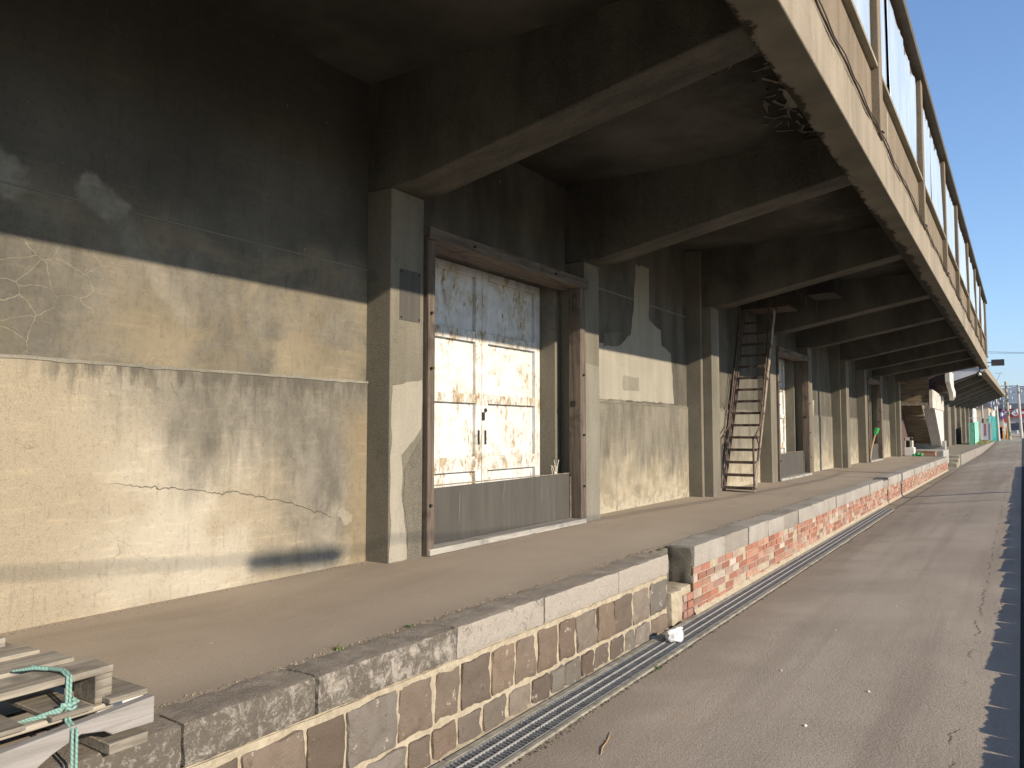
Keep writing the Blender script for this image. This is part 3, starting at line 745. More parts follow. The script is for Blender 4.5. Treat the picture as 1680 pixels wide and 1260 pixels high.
# doors
def door(d):
    # timber frame
    fr = MB(); fr.box(-4.24, -3.965, d + .02, d + .105, PZ, 3.15); f = fr.build('door_post', 'frame_wood_z', WH, bevel=.006)
    fr = MB(); fr.box(-4.11, -3.965, d + 2.585, d + 2.695, PZ, 3.15); fr.build('door_post', 'frame_wood_z', WH, bevel=.006)
    b = MB(); b.box(-4.247, -3.935, d + .004, d + 2.72, 3.15, 3.255); b.build('lintel', 'frame_wood_y', f, bevel=.008)
    b = MB(); b.box(-4.12, -3.94, d + .03, d + 2.66, PZ + .004, PZ + .055); b.build('door_sill', 'sill_wood', f, bevel=.006)
    b = MB()
    for (y, z) in ((d + .05, 2.55), (d + .05, 2.1), (d + .05, 1.0), (d + 2.64, 2.2), (d + 2.64, 1.55), (d + 2.64, 1.0), (d + .6, 3.2), (d + 2.0, 3.2)):
        xx = -3.955 if z < 3.1 else -3.93
        b = MB(); b.tube([(xx - .01, y, z), (xx + .012, y, z)], .012, 8); b.build('bolt', 'dark', f)
    b = MB(); b.box(-4.09, -4.03, d + 2.577, d + 2.586, 1.86, 1.92)
    b.build('latch', 'dark', f)
    # stepped concrete jamb
    b = MB(); b.box(-4.55, -4.28, d + 2.58, d + DW + .03, PZ, 3.25); b.box(-4.28, -4.12, d + 2.69, d + DW + .03, PZ, 3.25)
    b.build('door_jamb', 'pillar', WH, bevel=.006)
    b = MB(); b.box(-4.55, -4.24, d, d + .10, PZ, 3.25); b.build('door_jamb', 'pillar', WH, bevel=.006)
    b = MB(); b.box(-4.55, -4.252, d + .1, d + 2.58, 3.20, 3.25); b.build('door_head', 'beam', WH)
    # pair of panelled leaves, slid towards the left
    zs = [PZ + .02, 1.20, 1.345, 1.865, 1.955, 2.47, 2.575, 3.10, 3.20]
    for (y0, y1, hs) in ((d + .12, d + 1.464, 1), (d + 1.472, d + 2.575, -1)):
        st = .10
        b = MB(); b.box(-4.545, -4.515, y0, y1, PZ + .02, 3.20)
        lf = b.build('door_leaf', 'peeling_paint', WH)
        b = MB()
        b.box(-4.515, -4.475, y0, y0 + st, PZ + .02, 3.2); b.box(-4.515, -4.475, y1 - st, y1, PZ + .02, 3.2)
        for (za, zb) in ((PZ + .02, PZ + .15), (1.20, 1.345), (1.865, 1.955), (2.47, 2.575), (3.12, 3.2)):
            b.box(-4.515, -4.4765, y0 + st, y1 - st, za, zb)
        b.build('panel_frame', 'peeling_paint', lf, bevel=.006)
        yh = y1 - .055 if hs > 0 else y0 + .05
        b = MB(); b.box(-4.477, -4.468, yh - .013, yh + .013, 1.46, 1.60)
        if hs < 0: b.box(-4.477, -4.466, yh - .05, yh - .015, 1.70, 1.78); b.tube([(-4.477, yh, 1.8), (-4.462, yh, 1.8)], .02, 10)
        b.build('door_pull', 'dark', lf)
    # shadow gap behind leaves
for d in DOORS: door(d)

def flood_board(d, lab):
    t = thing('barrier_board', (-4.1, d + 1.35, PZ + .05), lab, 'board', 'boards across the doorways')
    b = MB(); b.prism([(d + .12, PZ + .058), (d + 2.56, PZ + .058), (d + 2.56, 1.135), (d + .12, 1.115)], 'x', -4.125, -4.10)
    b.build('panel', 'grey_panel', t, bevel=.002)
    b = MB(); b.box(-4.13, -4.095, d + .12, d + 2.56, 1.136, 1.142); b.box(-4.1, -4.085, d + 2.566, d + 2.577, PZ + .06, 1.1); b.build('edge_strip', 'worn_steel', t)
flood_board(DOORS[0], 'streaked dark grey board blocking the foot of the nearest doorway with white rusty doors')
flood_board(DOORS[1], 'grey board blocking the foot of the middle doorway behind the steel stair')
flood_board(DOORS[2], 'small grey board at the foot of the farthest doorway, green topped tool leaning on it')
# straw tuft / loose wires at the top of the near board
t = MB()
random.seed(5)
for i in range(7):
    p = Vector((-4.15, DOORS[0] + 2.33 + random.uniform(-.05, .05), 1.13)); q = p + Vector((random.uniform(-.03, .05), random.uniform(-.06, .06), random.uniform(.08, .16)))
    t.tube([p, (p + q) / 2 + Vector((0, random.uniform(-.02, .02), .02)), q], .003, 5)
tag(t.build('dry_straw', 'white_cord'), 'few dry stalks sticking up behind the board of the nearest doorway', 'straw')

# cable along the fascia ledge
b = MB(); hk = []
pts = []
for i in range(0, 260):
    y = -2 + i * .13
    k_ = min(abs(y - u) for u in ups[1:])
    pts.append((-1.0 + .014 + .006 * mnoise.noise(Vector((y * 2.3, 0, 5))), y, 4.286 + .012 + .02 * mnoise.noise(Vector((y * 1.7, 3, 0))) - .03 * math.sin(min(1, k_ / 1.7) * math.pi)))
b.tube(pts, .0075, 7)
cab = thing('ledge_cable', (-1, 0, 4.28), 'thin dark cable strung along the ledge of the canopy below the upper windows', 'cable')
b.build('strand', 'brown_cable', cab)
b = MB(); b.tube([(p[0] + .016, p[1], p[2] + .012 * math.sin(p[1] * 9)) for p in pts], .005, 6); b.build('strand', 'brown_cable', cab)
for u in ups[1:]:
    b = MB(); y = u - .1
    b.tube([(-.99 + .05 * math.cos(a) * 1.0 - .02, y + .035 * math.sin(a), 4.30 + .05 * math.sin(a * .7)) for a in [j * .5 for j in range(11)]], .009, 6); b.build('hook', 'brown_cable', cab)

# ================================================================== PLATFORM
PL = thing('loading_platform', (-3.3, 12, 0), 'raised brown paved loading platform edged with stone blocks, then red brick with pale coping', 'platform')
YE = 33.4
b = MB()
nx, ny = 10, 190
gr = [[b.bm.verts.new((-4.26 + (1.66) * i / nx, -8 + (YE + 8) * j / ny, PZ + .006 * mnoise.noise(Vector((i * .5, j * .25, 0))))) for i in range(nx + 1)] for j in range(ny + 1)]
for j in range(ny):
    for i in range(nx): b.bm.faces.new([gr[j][i], gr[j][i + 1], gr[j + 1][i + 1], gr[j + 1][i]]).smooth = True
b.build('floor', 'platform_floor', PL)
b = MB(); b.box(-4.5, -2.66, -8, YE, -.3, PZ - .03); b.build('core', 'oldconcrete', PL)

def roughblock(b, lay, bid, x0, x1, y0, y1, z0, z1, bulge=.012, amp=.008, cor=.02, cell=.05):
    """a dressed stone: gridded front (+x) and top, noisy, rounded at its edges"""
    ny_, nz_, nxx = max(3, int((y1 - y0) / cell)), max(3, int((z1 - z0) / cell)), max(3, int((x1 - x0) / cell))
    def edge(u): # 0 at border -> 1 inside
        return min(1, min(u, 1 - u) * 6)
    V = {}
    def vert(ix, iy, iz):
        key = (ix, iy, iz)
        if key in V: return V[key]
        u, v_, w_ = ix / nxx, iy / ny_, iz / nz_
        p = Vector((x0 + (x1 - x0) * u, y0 + (y1 - y0) * v_, z0 + (z1 - z0) * w_))
        n = mnoise.noise_vector(p * 9 + Vector((bid, 0, 0))) * amp + mnoise.noise_vector(p * 26) * amp * .5
        p = p + n
        # round corners
        e = [(u - .5) * 2, (v_ - .5) * 2, (w_ - .5) * 2]
        ctr = Vector(((x0 + x1) / 2, (y0 + y1) / 2, (z0 + z1) / 2))
        nb = sum(1 for q in e if abs(q) > .999)
        if nb >= 2:
            s_ = cor * (1 if nb == 2 else 1.5)
            for k_ in range(3):
                if abs(e[k_]) > .999: p[k_] -= math.copysign(s_ * .5, e[k_])
        if u > .999: p.x += bulge * edge(v_) * edge(w_)
        V[key] = b.bm.verts.new(p); return V[key]
    def quad(a, c, d, e):
        f = b.bm.faces.new([vert(*a), vert(*c), vert(*d), vert(*e)]); f[lay] = bid; f.smooth = True
    for iy in range(ny_):
        for iz in range(nz_):
            quad((nxx, iy, iz), (nxx, iy + 1, iz), (nxx, iy + 1, iz + 1), (nxx, iy, iz + 1))
        for ix in range(nxx):
            quad((ix, iy, nz_), (ix + 1, iy, nz_), (ix + 1, iy + 1, nz_), (ix, iy + 1, nz_))
            quad((ix, iy, 0), (ix, iy + 1, 0), (ix + 1, iy + 1, 0), (ix + 1, iy, 0))
    for iz in range(nz_):
        for ix in range(nxx):
            quad((ix, 0, iz), (ix + 1, 0, iz), (ix + 1, 0, iz + 1), (ix, 0, iz + 1))
            quad((ix, ny_, iz), (ix, ny_, iz + 1), (ix + 1, ny_, iz + 1), (ix + 1, ny_, iz))
random.seed(21)
# stone wall rows
b = MB(); lay = b.bm.faces.layers.int.new('blk'); bid = 0
for (za, zb, l0, l1, sd) in ((.165, .418, .21, .33, 0), (-.02, .148, .17, .30, .1)):
    y = -1.0 + sd
    while y < 5.90:
        L = random.uniform(l0, l1); e = min(y + L, 5.92)
        if e > 5.72: e = 5.92
        if e - y > .05:
            roughblock(b, lay, bid, -2.62, -2.422 + random.uniform(-.006, .01), y + .008, e - .008, za + random.uniform(0, .006), zb - random.uniform(0, .006), .006, .014, .008, .022); bid += 1
        y = e
o = b.build('stone_wall', 'stone', PL)
cols = [(0.27, 0.20, 0.145), (0.235, 0.165, 0.115), (0.30, 0.24, 0.185), (0.34, 0.29, 0.24), (0.22, 0.165, 0.125), (0.29, 0.205, 0.14), (0.25, 0.22, 0.18)]
def stone_tint(i):
    m = random.uniform(.7, 1.15); q = random.choice(cols); g_ = sum(q) / 3; return tuple((c * .85 + g_ * .15) * m * .58 for c in q)
tint(o, stone_tint)
b = MB()
n = 170
for i in range(n):
    y0, y1 = -1.0 + 6.93 * i / n, -1.0 + 6.93 * (i + 1) / n
    f = lambda y, z: -2.4315 + .006 * mnoise.noise(Vector((y * 9, z * 9, 2)))
    zs = [-.05, .04, .10, .15, .2, .3, .39, .425, .445]
    for za, zb in zip(zs, zs[1:]):
        b.face([(f(y0, za), y0, za), (f(y1, za), y1, za), (f(y1, zb), y1, zb), (f(y0, zb), y0, zb)]).smooth = True
b.build('mortar', 'mortar', PL)
b = MB()   # sloppy mortar fillet below the coping and along the foot
n = 240
for i in range(n):
    y0, y1 = -1.0 + 6.92 * i / n, -1.0 + 6.92 * (i + 1) / n
    q = lambda y, s: mnoise.noise(Vector((y * 6, s, 0)))
    for (zc, hh, xx, s) in ((.428, .020, -2.424, 1),):
        a0, a1 = zc - hh - .012 * q(y0, s), zc - hh - .012 * q(y1, s)
        c0, c1 = zc + hh * .6 + .006 * q(y0, s + 5), zc + hh * .6 + .006 * q(y1, s + 5)
        if True:
            b.hexa([(-2.47, y0, a0), (xx + .008 * q(y0, 7), y0, a0), (xx + .008 * q(y1, 7), y1, a1), (-2.47, y1, a1), (-2.47, y0, c0), (xx + .008 * q(y0, 9), y0, c0), (xx + .008 * q(y1, 9), y1, c1), (-2.47, y1, c1)])
b.build('mortar_bed', 'mortar', PL)
b = MB()
for i in range(n):
    y0, y1 = -1.0 + 6.92 * i / n, -1.0 + 6.92 * (i + 1) / n
    q = lambda y, s: mnoise.noise(Vector((y * 6, s, 0)))
    b.face([(-2.47, y0, .035 + .012 * q(y0, 8)), (-2.47, y1, .035 + .012 * q(y1, 8)), (-2.378 + .004 * q(y1, 8), y1, zroad(-2.3, y1) - .01), (-2.378 + .004 * q(y0, 8), y0, zroad(-2.3, y0) - .01)]).smooth = True
b.build('foot_fillet', 'mortar', PL)
# coping stones
cj = [-1.0, .1, 1.0, 1.62, 2.22, 3.14, 4.0, 5.02, 5.95]
for i, (a, c) in enumerate(zip(cj, cj[1:])):
    b = MB(); lay = b.bm.faces.layers.int.new('blk')
    roughblock(b, lay, i, -2.625, -2.415 + random.uniform(-.004, .006), a + .006, c - .006, .446, PZ + .004 + random.uniform(-.003, .003), .003, .006, .006, .022)
    o = b.build('coping_stone', 'coping', PL); g_ = [.5, .5, .30, .36, .44, .68, .80, .84, .92][i]
    tint(o, lambda i: (g_, g_, g_))
# brick part: bricks
b = MB(); lay = b.bm.faces.layers.int.new('blk'); bid = 0
bt = {}
def brick(x1, y0, y1, z0, z1, col):
    global bid
    j = lambda s: random.uniform(-s, s)
    tl = j(.005)
    vs = b.hexa([(x1 - .09, y0, z0), (x1 + j(.004), y0, z0), (x1 + tl, y1, z0), (x1 - .09, y1, z0), (x1 - .09, y0, z1), (x1 + j(.004), y0, z1), (x1 + tl, y1, z1), (x1 - .09, y1, z1)])
    for f in vs[0].link_faces: f[lay] = bid
    for v in vs:
        for f in v.link_faces: f[lay] = bid
    bt[bid] = col; bid += 1
bcols = [(0.2965, 0.1327, 0.0907), (0.3349, 0.1627, 0.1123), (0.2597, 0.1169, 0.0833), (0.3205, 0.1903, 0.1441), (0.2548, 0.1498, 0.1204), (0.3481, 0.2053, 0.1465), (0.3067, 0.2227, 0.1807), (0.3891, 0.3303, 0.2757)]
ch = .0655
z0 = .425 - 7 * ch
for r_ in range(7):
    za = z0 + r_ * ch; y = 6.42 + (.11 if r_ % 2 else 0)
    if r_ % 2: brick(-2.387, 6.42, 6.525, za + .005, za + ch - .005, random.choice(bcols))
    first = True
    while y < YE - .1:
        L = .215 if (r_ % 2 == 0) else (.215 if random.random() < .7 else .105)
        e = min(y + L, YE - .02)
        if random.random() > .025 and za + ch > zroad(-2.35, y) - .01:
            c_ = random.choice(bcols[:7]) if random.random() < .96 else bcols[7]
            brick(-2.387 + (random.uniform(-.02, 0) if random.random() < .12 else 0), y + .005, e - .005, za + .005, za + ch - .005, [tuple(k_ * mm for k_ in c_) for mm in (random.uniform(.8, 1.15),)][0])
        y = e
for r_ in range(4):   # broken stub across the gap
    za = z0 + r_ * ch
    brick(-2.396, 6.16 + .05 * (r_ % 2), 6.28, za + .005, za + ch - .005, random.choice(bcols)); brick(-2.39, 6.29, 6.415, za + .005, za + ch - .005, random.choice(bcols))
o = b.build('brick_wall', 'brick', PL); tint(o, lambda i: bt.get(i, (.4, .16, .1)))
b = MB()
n = 300
for i in range(n):
    y0, y1 = 6.421 + (YE - 6.43) * i / n, 6.421 + (YE - 6.43) * (i + 1) / n
    f = lambda y, z: -2.393 + .005 * mnoise.noise(Vector((y * 4, z * 20, 2)))
    zs = [-.1, .0, .1, .2, .3, .4, .43]
    for za, zb in zip(zs, zs[1:]): b.face([(f(y0, za), y0, za), (f(y1, za), y1, za), (f(y1, zb), y1, zb), (f(y0, zb), y0, zb)]).smooth = True
    q = lambda y: .018 * mnoise.noise(Vector((y * 5, 3, 0)))
    b.face([(-2.39, y0, zroad(-2.35, y0) + .055 + q(y0)), (-2.39, y1, zroad(-2.35, y1) + .055 + q(y1)), (-2.36, y1, zroad(-2.3, y1) + .004), (-2.36, y0, zroad(-2.3, y0) + .004)]).smooth = True
b.build('mortar', 'mortar', PL)
# coping of the brick part
yj = [6.42, 7.25, 7.99, 8.71, 9.38, 10.09, 10.83, 11.63]
while yj[-1] < YE - 1: yj.append(yj[-1] + random.uniform(.7, .85))
yj[-1] = YE
dk = {1, 4}
for i, (a, c) in enumerate(zip(yj, yj[1:])):
    b = MB(); lay = b.bm.faces.layers.int.new('blk')
    drop = 0.0
    if abs(a - 17.0) < .45: drop = .03
    roughblock(b, lay, i, -2.63, -2.372 + random.uniform(-.006, .006), a + (.004 if i else 0), c - .004, .427, PZ + .006 + random.uniform(-.004, .004) - drop, .003, .005, .006, .035)
    o = b.build('coping_stone', 'coping2_dark' if (i in dk or random.random() < .12) else 'coping2', PL)
# recess between the two kinds of kerb: rubble fill and a stump
b = MB(); lay = b.bm.faces.layers.int.new('blk')
roughblock(b, lay, 0, -2.78, -2.60, 5.955, 6.42, .0, .575, .02, .03, .02, .04)
b.build('rubble_fill', 'mould_shade', PL)
b = MB(); lay = b.bm.faces.layers.int.new('blk')
roughblock(b, lay, 2, -2.63, -2.398, 5.955, 6.20, .02, .285, .002, .010, .01, .025)
b.build('broken_block', 'mortar', PL)
b = MB(); lay = b.bm.faces.layers.int.new('blk')
roughblock(b, lay, 2, -2.63, -2.41, 6.19, 6.419, .02, .292, .002, .010, .01, .025)
b.build('stump_bed', 'mortar', PL)
b = MB(); lay = b.bm.faces.layers.int.new('blk')
roughblock(b, lay, 3, -2.62, -2.40, 6.40, 6.419, .28, .59, .0, .012, .01, .03)
b.build('kerb_end', 'mould_shade', PL)  # dark slab: shade of the end face is put into its colour
# end of platform: low step of concrete
b = MB(); b.box(-4.4, -2.42, YE - .02, YE + .1, -.2, PZ - .015); b.build('end_face', 'oldconcrete', PL)

# weeds in the kerb seam
random.seed(9)
WS = [(-2.63, 1.62, .6), (-2.635, 2.55, .6), (-2.64, 3.05, .6), (-2.64, 1.5, .6), (-2.60, 6.30, .2), (-2.63, 6.40, .5), (-2.085, 9.4, 0), (-2.08, 4.9, 0)]
wl = ['tiny green weed in the paving seam beside the pallets', 'tiny green weed in the kerb seam below the near wall', 'tiny green tuft in the kerb seam nearer the first pillar', 'small green sprig next to the end of the lower pallet',
      'dry grass tuft at the bottom of the gap between stone and brick kerbs', 'dry grass tuft at the top of the broken brick kerb end', 'small green weed beside the grating along the brick wall', 'small weed at the road edge of the drain near the white bag']
for (x, y, z), lb in zip(WS, wl):
    b = MB(); dry = 'dry' in lb; z = z if z > .1 else zroad(x, y)
    for i in range(14 if not dry else 34):
        a = random.uniform(0, 6.28); L = random.uniform(.015, .04) * (2.4 if dry else 1); p = Vector((x + random.uniform(-.02, .02), y + random.uniform(-.03, .03), z))
        q = p + Vector((math.cos(a) * L * .7, math.sin(a) * L, L * random.uniform(.4, 1))); sd = Vector((-math.sin(a), math.cos(a), 0)) * (.004 if not dry else .002)
        b.face([p - sd, p + sd, q]); b.face([p - sd, q, p + sd + Vector((0, 0, .002))])
    tag(b.build('weed', 'drygrass' if dry else 'weed'), lb, 'weed', 'weeds in the cracks')
random.seed(77)
def grit(name, fx, y0, y1, n, zf, smin, smax, m_):
    b = MB()
    for i in range(n):
        y = random.uniform(y0, y1); x = fx(y); z = zf(x, y); s_ = random.uniform(smin, smax) * (.6 + .4 * random.random())
        a = random.uniform(0, 3.14); ca, sa = math.cos(a) * s_, math.sin(a) * s_; h = s_ * random.uniform(.4, .9)
        top = [b.bm.verts.new((x + ca * .5, y + sa * .5, z + h)), b.bm.verts.new((x - sa * .5, y + ca * .5, z + h * .8)), b.bm.verts.new((x - ca * .45, y - sa * .45, z + h))]
        bot = [b.bm.verts.new((x + ca, y + sa, z - .003)), b.bm.verts.new((x - sa, y + ca, z - .003)), b.bm.verts.new((x - ca, y - sa, z - .003))]
        b.bm.faces.new(top)
        for q in range(3): b.bm.faces.new([bot[q], bot[(q + 1) % 3], top[(q + 1) % 3], top[q]])
    o = b.build(name, m_); tag(o, kind='stuff'); return o
def clump(y, f): return max(0.0, mnoise.noise(Vector((y * f, 4.2, 0))))
grit('kerb_grit', lambda y: -2.615 - abs(random.gauss(0, .018)) - .05 * clump(y, 2.2) * random.random(), .6, 12, 2600, lambda x, y: PZ + .003, .002, .007, 'gritmix')
grit('gutter_dirt', lambda y: -2.095 + abs(random.gauss(0, .012)) + .09 * clump(y, 1.6) * random.random(), 2.2, 16.5, 2600, lambda x, y: zroad(x, y) + .001, .003, .009, 'dirt')
grit('wall_grit', lambda y: -4.20 + abs(random.gauss(0, .03)), 1.6, 4.3, 350, lambda x, y: PZ + .003, .002, .006, 'gritmix')
# pale litter flecks on the platform and road are in the materials; a few real pebbles:
random.seed(31)
PB = [(-.95, 7.4, 'pebble'), (-1.35, 5.2, 'pebble'), (-.8, 5.0, 'pebble'), (-1.0, 4.3, 'pebble'), (-1.1, 3.4, 'pebble'), (-1.25, 6.4, 'pebble')]
for (x, y, nme), lb in zip(PB, ['flat pale flake lying farthest out on the asphalt', 'pale pebble on the asphalt left of the others', 'pale pebble on the asphalt nearest the cracked seam', 'small pale stone on the asphalt below the long flake', 'pale pebble closest to the bottom edge of the photo', 'small pale stone on the asphalt near the grating']):
    b = MB(); lay = b.bm.faces.layers.int.new('blk'); z = zroad(x, y); s_ = random.uniform(.004, .008)
    roughblock(b, lay, 0, x - s_, x + s_, y - s_ * 1.6, y + s_ * 1.6, z - .002, z + .009, .002, .003, .006, .006)
    tag(b.build(nme, 'plastic_white'), lb, 'pebble', 'pale pebbles on the road')
b = MB(); z = zroad(-1.8, 3.6)
b.tube([(-1.77, 3.46, z + .003), (-1.80, 3.54, z + .006), (-1.815, 3.62, z + .004), (-1.85, 3.74, z + .006)], [.0026, .0026, .0022, .0012], 6)
b.tube([(-1.815, 3.62, z + .004), (-1.835, 3.635, z + .009)], .0014, 5)
tag(b.build('twig', 'handle_wood'), 'thin bent brown twig lying on the asphalt near the drain', 'twig')

# ================================================================== DRAIN
gx0, gx1 = -2.333, -2.137
def gz(y): return z_left(y) + .012
b = MB()
for (xa, xb) in ((-2.385, -2.338), (-2.132, -2.098)):
    y = -2.0
    while y < 16.6:
        e = min(y + 1.0, 16.6); za, zb = gz(y), gz(e)
        b.hexa([(xa, y + .003, za - .3), (xb, y + .003, za - .3), (xb, e - .003, zb - .3), (xa, e - .003, zb - .3), (xa, y + .003, za + .0), (xb, y + .003, za), (xb, e - .003, zb), (xa, e - .003, zb)])
        y = e
tag(b.build('gutter', 'kerb_concrete', bevel=.006), kind='structure')
b = MB(); b.hexa([(-2.34, -2, -.3), (-2.13, -2, -.3), (-2.13, 16.6, -.25), (-2.34, 16.6, -.25), (-2.34, -2, -.07), (-2.13, -2, -.07), (-2.13, 16.6, -.01), (-2.34, 16.6, -.01)])
tag(b.build('gutter_bed', 'drain_void'), kind='structure')
g0 = thing('drain_grating', (-2.235, 0, 0), 'galvanised drain grating panel along the road edge, one of a long row', 'grating', 'drain gratings along the platform')
b = MB()
for x in (gx0, gx1 - .006): b.box(x, x + .006, .004, .996, -.03, .0)
b.build('frame', 'galv', g0)
b = MB()
for x in (-2.270, -2.203): b.box(x - .004, x + .004, .004, .996, -.008, .003)
b.build('rail', 'galv_bright', g0)
b = MB()
for i in range(33):
    y = .012 + i * .03; b.box(gx0 + .006, gx1 - .006, y, y + .011, -.03, -.001)
b.build('cross_bar', 'galv_dark', g0)
# re-centre: children were built relative to g0 at y=0
gl = ['lowest', ]
for i in range(0, 16):
    y = .6 + i
    tgt = g0 if i == 0 else dup(g0, (0, 0, 0))
    tgt.location = (-2.235, y, gz(y)); tgt.rotation_euler = (math.atan((gz(y + 1) - gz(y))), 0, 0)
    near = {0: 'drain grating panel at the bottom edge of the photo beside the rough stone wall', 5: 'drain grating panel under the crumpled white plastic bag', 15: 'last and farthest drain grating panel, where the row ends at the brick wall'}
    if i in near: tgt['label'] = near[i]
    elif i < 5: tgt['label'] = 'galvanised drain grating panel in the row along the rough stone wall'
    else: tgt['label'] = 'galvanised drain grating panel in the row along the red brick wall'

# crumpled white bag
BG = thing('plastic_bag', (-2.2, 5.62, gz(5.6)), 'crumpled white plastic bag lying on the drain grating', 'plastic bag')
def crumple(b, c, rx, ry, rz, seed, n=14):
    rings = []
    for i in range(n + 1):
        th = math.pi * i / n; ring = []
        for j in range(2 * n):
            ph = math.pi * j / n
            d = Vector((math.sin(th) * math.cos(ph), math.sin(th) * math.sin(ph), math.cos(th)))
            r_ = 1 + .35 * mnoise.noise(d * 1.6 + Vector((seed, 0, 0))) + .13 * abs(mnoise.noise(d * 3.2 + Vector((0, seed, 0))))
            p = Vector((d.x * rx * r_, d.y * ry * r_, max(-.75, d.z) * rz * r_)) + Vector(c); ring.append(b.bm.verts.new(p))
        rings.append(ring)
    for u, v in zip(rings, rings[1:]):
        for j in range(2 * n): b.bm.faces.new([u[j], u[(j + 1) % (2 * n)], v[(j + 1) % (2 * n)], v[j]])
b = MB(); crumple(b, (-2.225, 5.57, gz(5.6) + .04), .065, .085, .05, 3, 20); b.build('body', 'bag', BG, smooth=True)
b = MB(); crumple(b, (-2.29, 5.82, gz(5.8) + .018), .025, .06, .018, 8, 9); tag(b.build('plastic_scrap', 'bag'), 'small flat white plastic scrap on the grating just beyond the bag', 'scrap')

# ================================================================== board edging on the right (mostly outside the frame)
random.seed(14)
slits = [0.6, 1.7, 2.6, 3.5, 4.34, 4.56, 5.02, 5.69, 6.45, 7.08, 7.79]
while slits[-1] < 62: slits.append(slits[-1] + random.uniform(.65, .95))
EX = 0.27
for i, (a, c) in enumerate(zip(slits, slits[1:])):
    if i > 40: break
    ht = .188 + random.uniform(-.006, .008); n = 40
    sh = 0.20 * EX
    prof = []
    ec = random.choice([.006, .010, .02])
    tilt = random.uniform(-.02, .02)
    for j in range(n + 1):
        u = j / n; e = min(u, 1 - u) / ec
        h = ht * (1 if e > 1 else .82 + .18 * math.sqrt(max(0, 1 - (1 - e) ** 2))) + .012 * mnoise.noise(Vector((u * 5, i, 0))) + .005 * mnoise.noise(Vector((u * 30, i, 0)))
        prof.append((a - sh + .002 + (c - a - .005) * u, h))
    zb = z_right((a + c) / 2) 
    poly = [(prof[0][0], zb - .08)] + [(y, zb + h) for y, h in prof] + [(prof[-1][0], zb - .08)]
    b = MB(); b.prism(poly, 'x', EX, EX + .03)
    o = b.build('edging_board', 'slab_board')
    tag(o, 'low weathered edging board in the row along the right side of the road', 'board', 'edging boards along the road')

# ================================================================== STEEL STAIR (ship's ladder)
ST = thing('steel_stair', (-3.9, 12.6, PZ), 'steep rusty steel stair with handrails rising from the platform to a hatch in the canopy', 'stair')
XL, XR = -4.14, -3.64
slope = (14.0 - 12.55) / (3.75 - .6)
yz = lambda z: 12.55 + (z - .6) * slope
for (x, m_) in ((XL, 'rusty_steel'), (XR, 'worn_steel')):
    b = MB(); b.bar((x, yz(.6) + .05, .605), (x, yz(3.75) + .05, 3.75), .012, .13, (1, 0, 0) if False else (0, 1, 0.2)); b.build('stringer', m_, ST)
for i in range(15):
    z = .67 + i * .205
    b = MB(); b.box(XL + .012, XR - .012, yz(z) - .045, yz(z) + .075, z - .012, z + .012); b.box(XL + .012, XR - .012, yz(z) - .05, yz(z) - .044, z - .03, z + .012)
    b.build('tread', 'rusty_steel', ST)
for (x, m_) in ((XR + .03, 'rusty_steel'), (XL - .0, 'rusty_steel')):
    b = MB()
    b.tube([(x, yz(.6) - .06, .66), (x, yz(.6) - .08, 1.45), (x, yz(1.7) - .15, 1.68), (x, yz(3.5) - .33, 3.5), (x, yz(3.7) - .3, 4.3)], .016, 8)
    b.tube([(x, yz(.66), .66), (x, yz(.6) - .06, .66)], .014, 8)
    b.tube([(x + .006, yz(1.1) - .08, 1.1), (x + .006, yz(3.5) - .16, 3.5)], .012, 8)
    for z in (1.28, 1.87, 2.46, 3.05): b.tube([(x, yz(z), z), (x, yz(z) - .23, z + .25), ], .011, 7)
    b.build('handrail', m_, ST)
# landing and hatch frame under the slab
b = MB(); b.box(-4.2, -3.4, 14.0, 14.7, 3.80, 3.84); b.build('landing', 'rusty_steel', ST)
b = MB()
for (p, q) in (((-3.1, 14.02, 3.74), (-3.1, 14.02, 4.34)), ((-3.6, 14.02, 3.74), (-3.6, 14.02, 4.34)), ((-3.1, 14.88, 3.74), (-3.1, 14.88, 4.34)), ((-3.1, 14.02, 4.1), (-3.1, 14.88, 4.1)), ((-3.1, 14.02, 3.74), (-3.35, 14.02, 4.34))):
    b.tube([p, q], .018, 7)
b.build('landing_frame', 'rusty_steel', ST)
b = MB(); b.box(-3.05, -2.6, 13.9, 14.6, 3.95, 4.34); b.build('hatch_box', 'dark', ST, bevel=.01)

# long-handled tool with a green head
TL = thing('broom', (-4.0, 26.95, PZ), 'wooden handled tool with bright green head leaning in the farthest doorway', 'broom')
p0, p1 = Vector((-4.06, 26.62, 1.0)), Vector((-4.02, 27.55, 1.78))
p0 = at(1430, 735, 27.0); p1 = at(1436, 713, 27.0); p2 = at(1440, 702, 27.0)
b = MB(); b.tube([Vector((p0.x - .05, 27.0, PZ + .02)), p0, p1], .022, 8); b.build('handle', 'handle_wood', TL)
b = MB(); b.tube([p1, p1.lerp(p2, .25), p2], [.03, .055, .06], 10); b.build('head', 'green_plastic', TL)

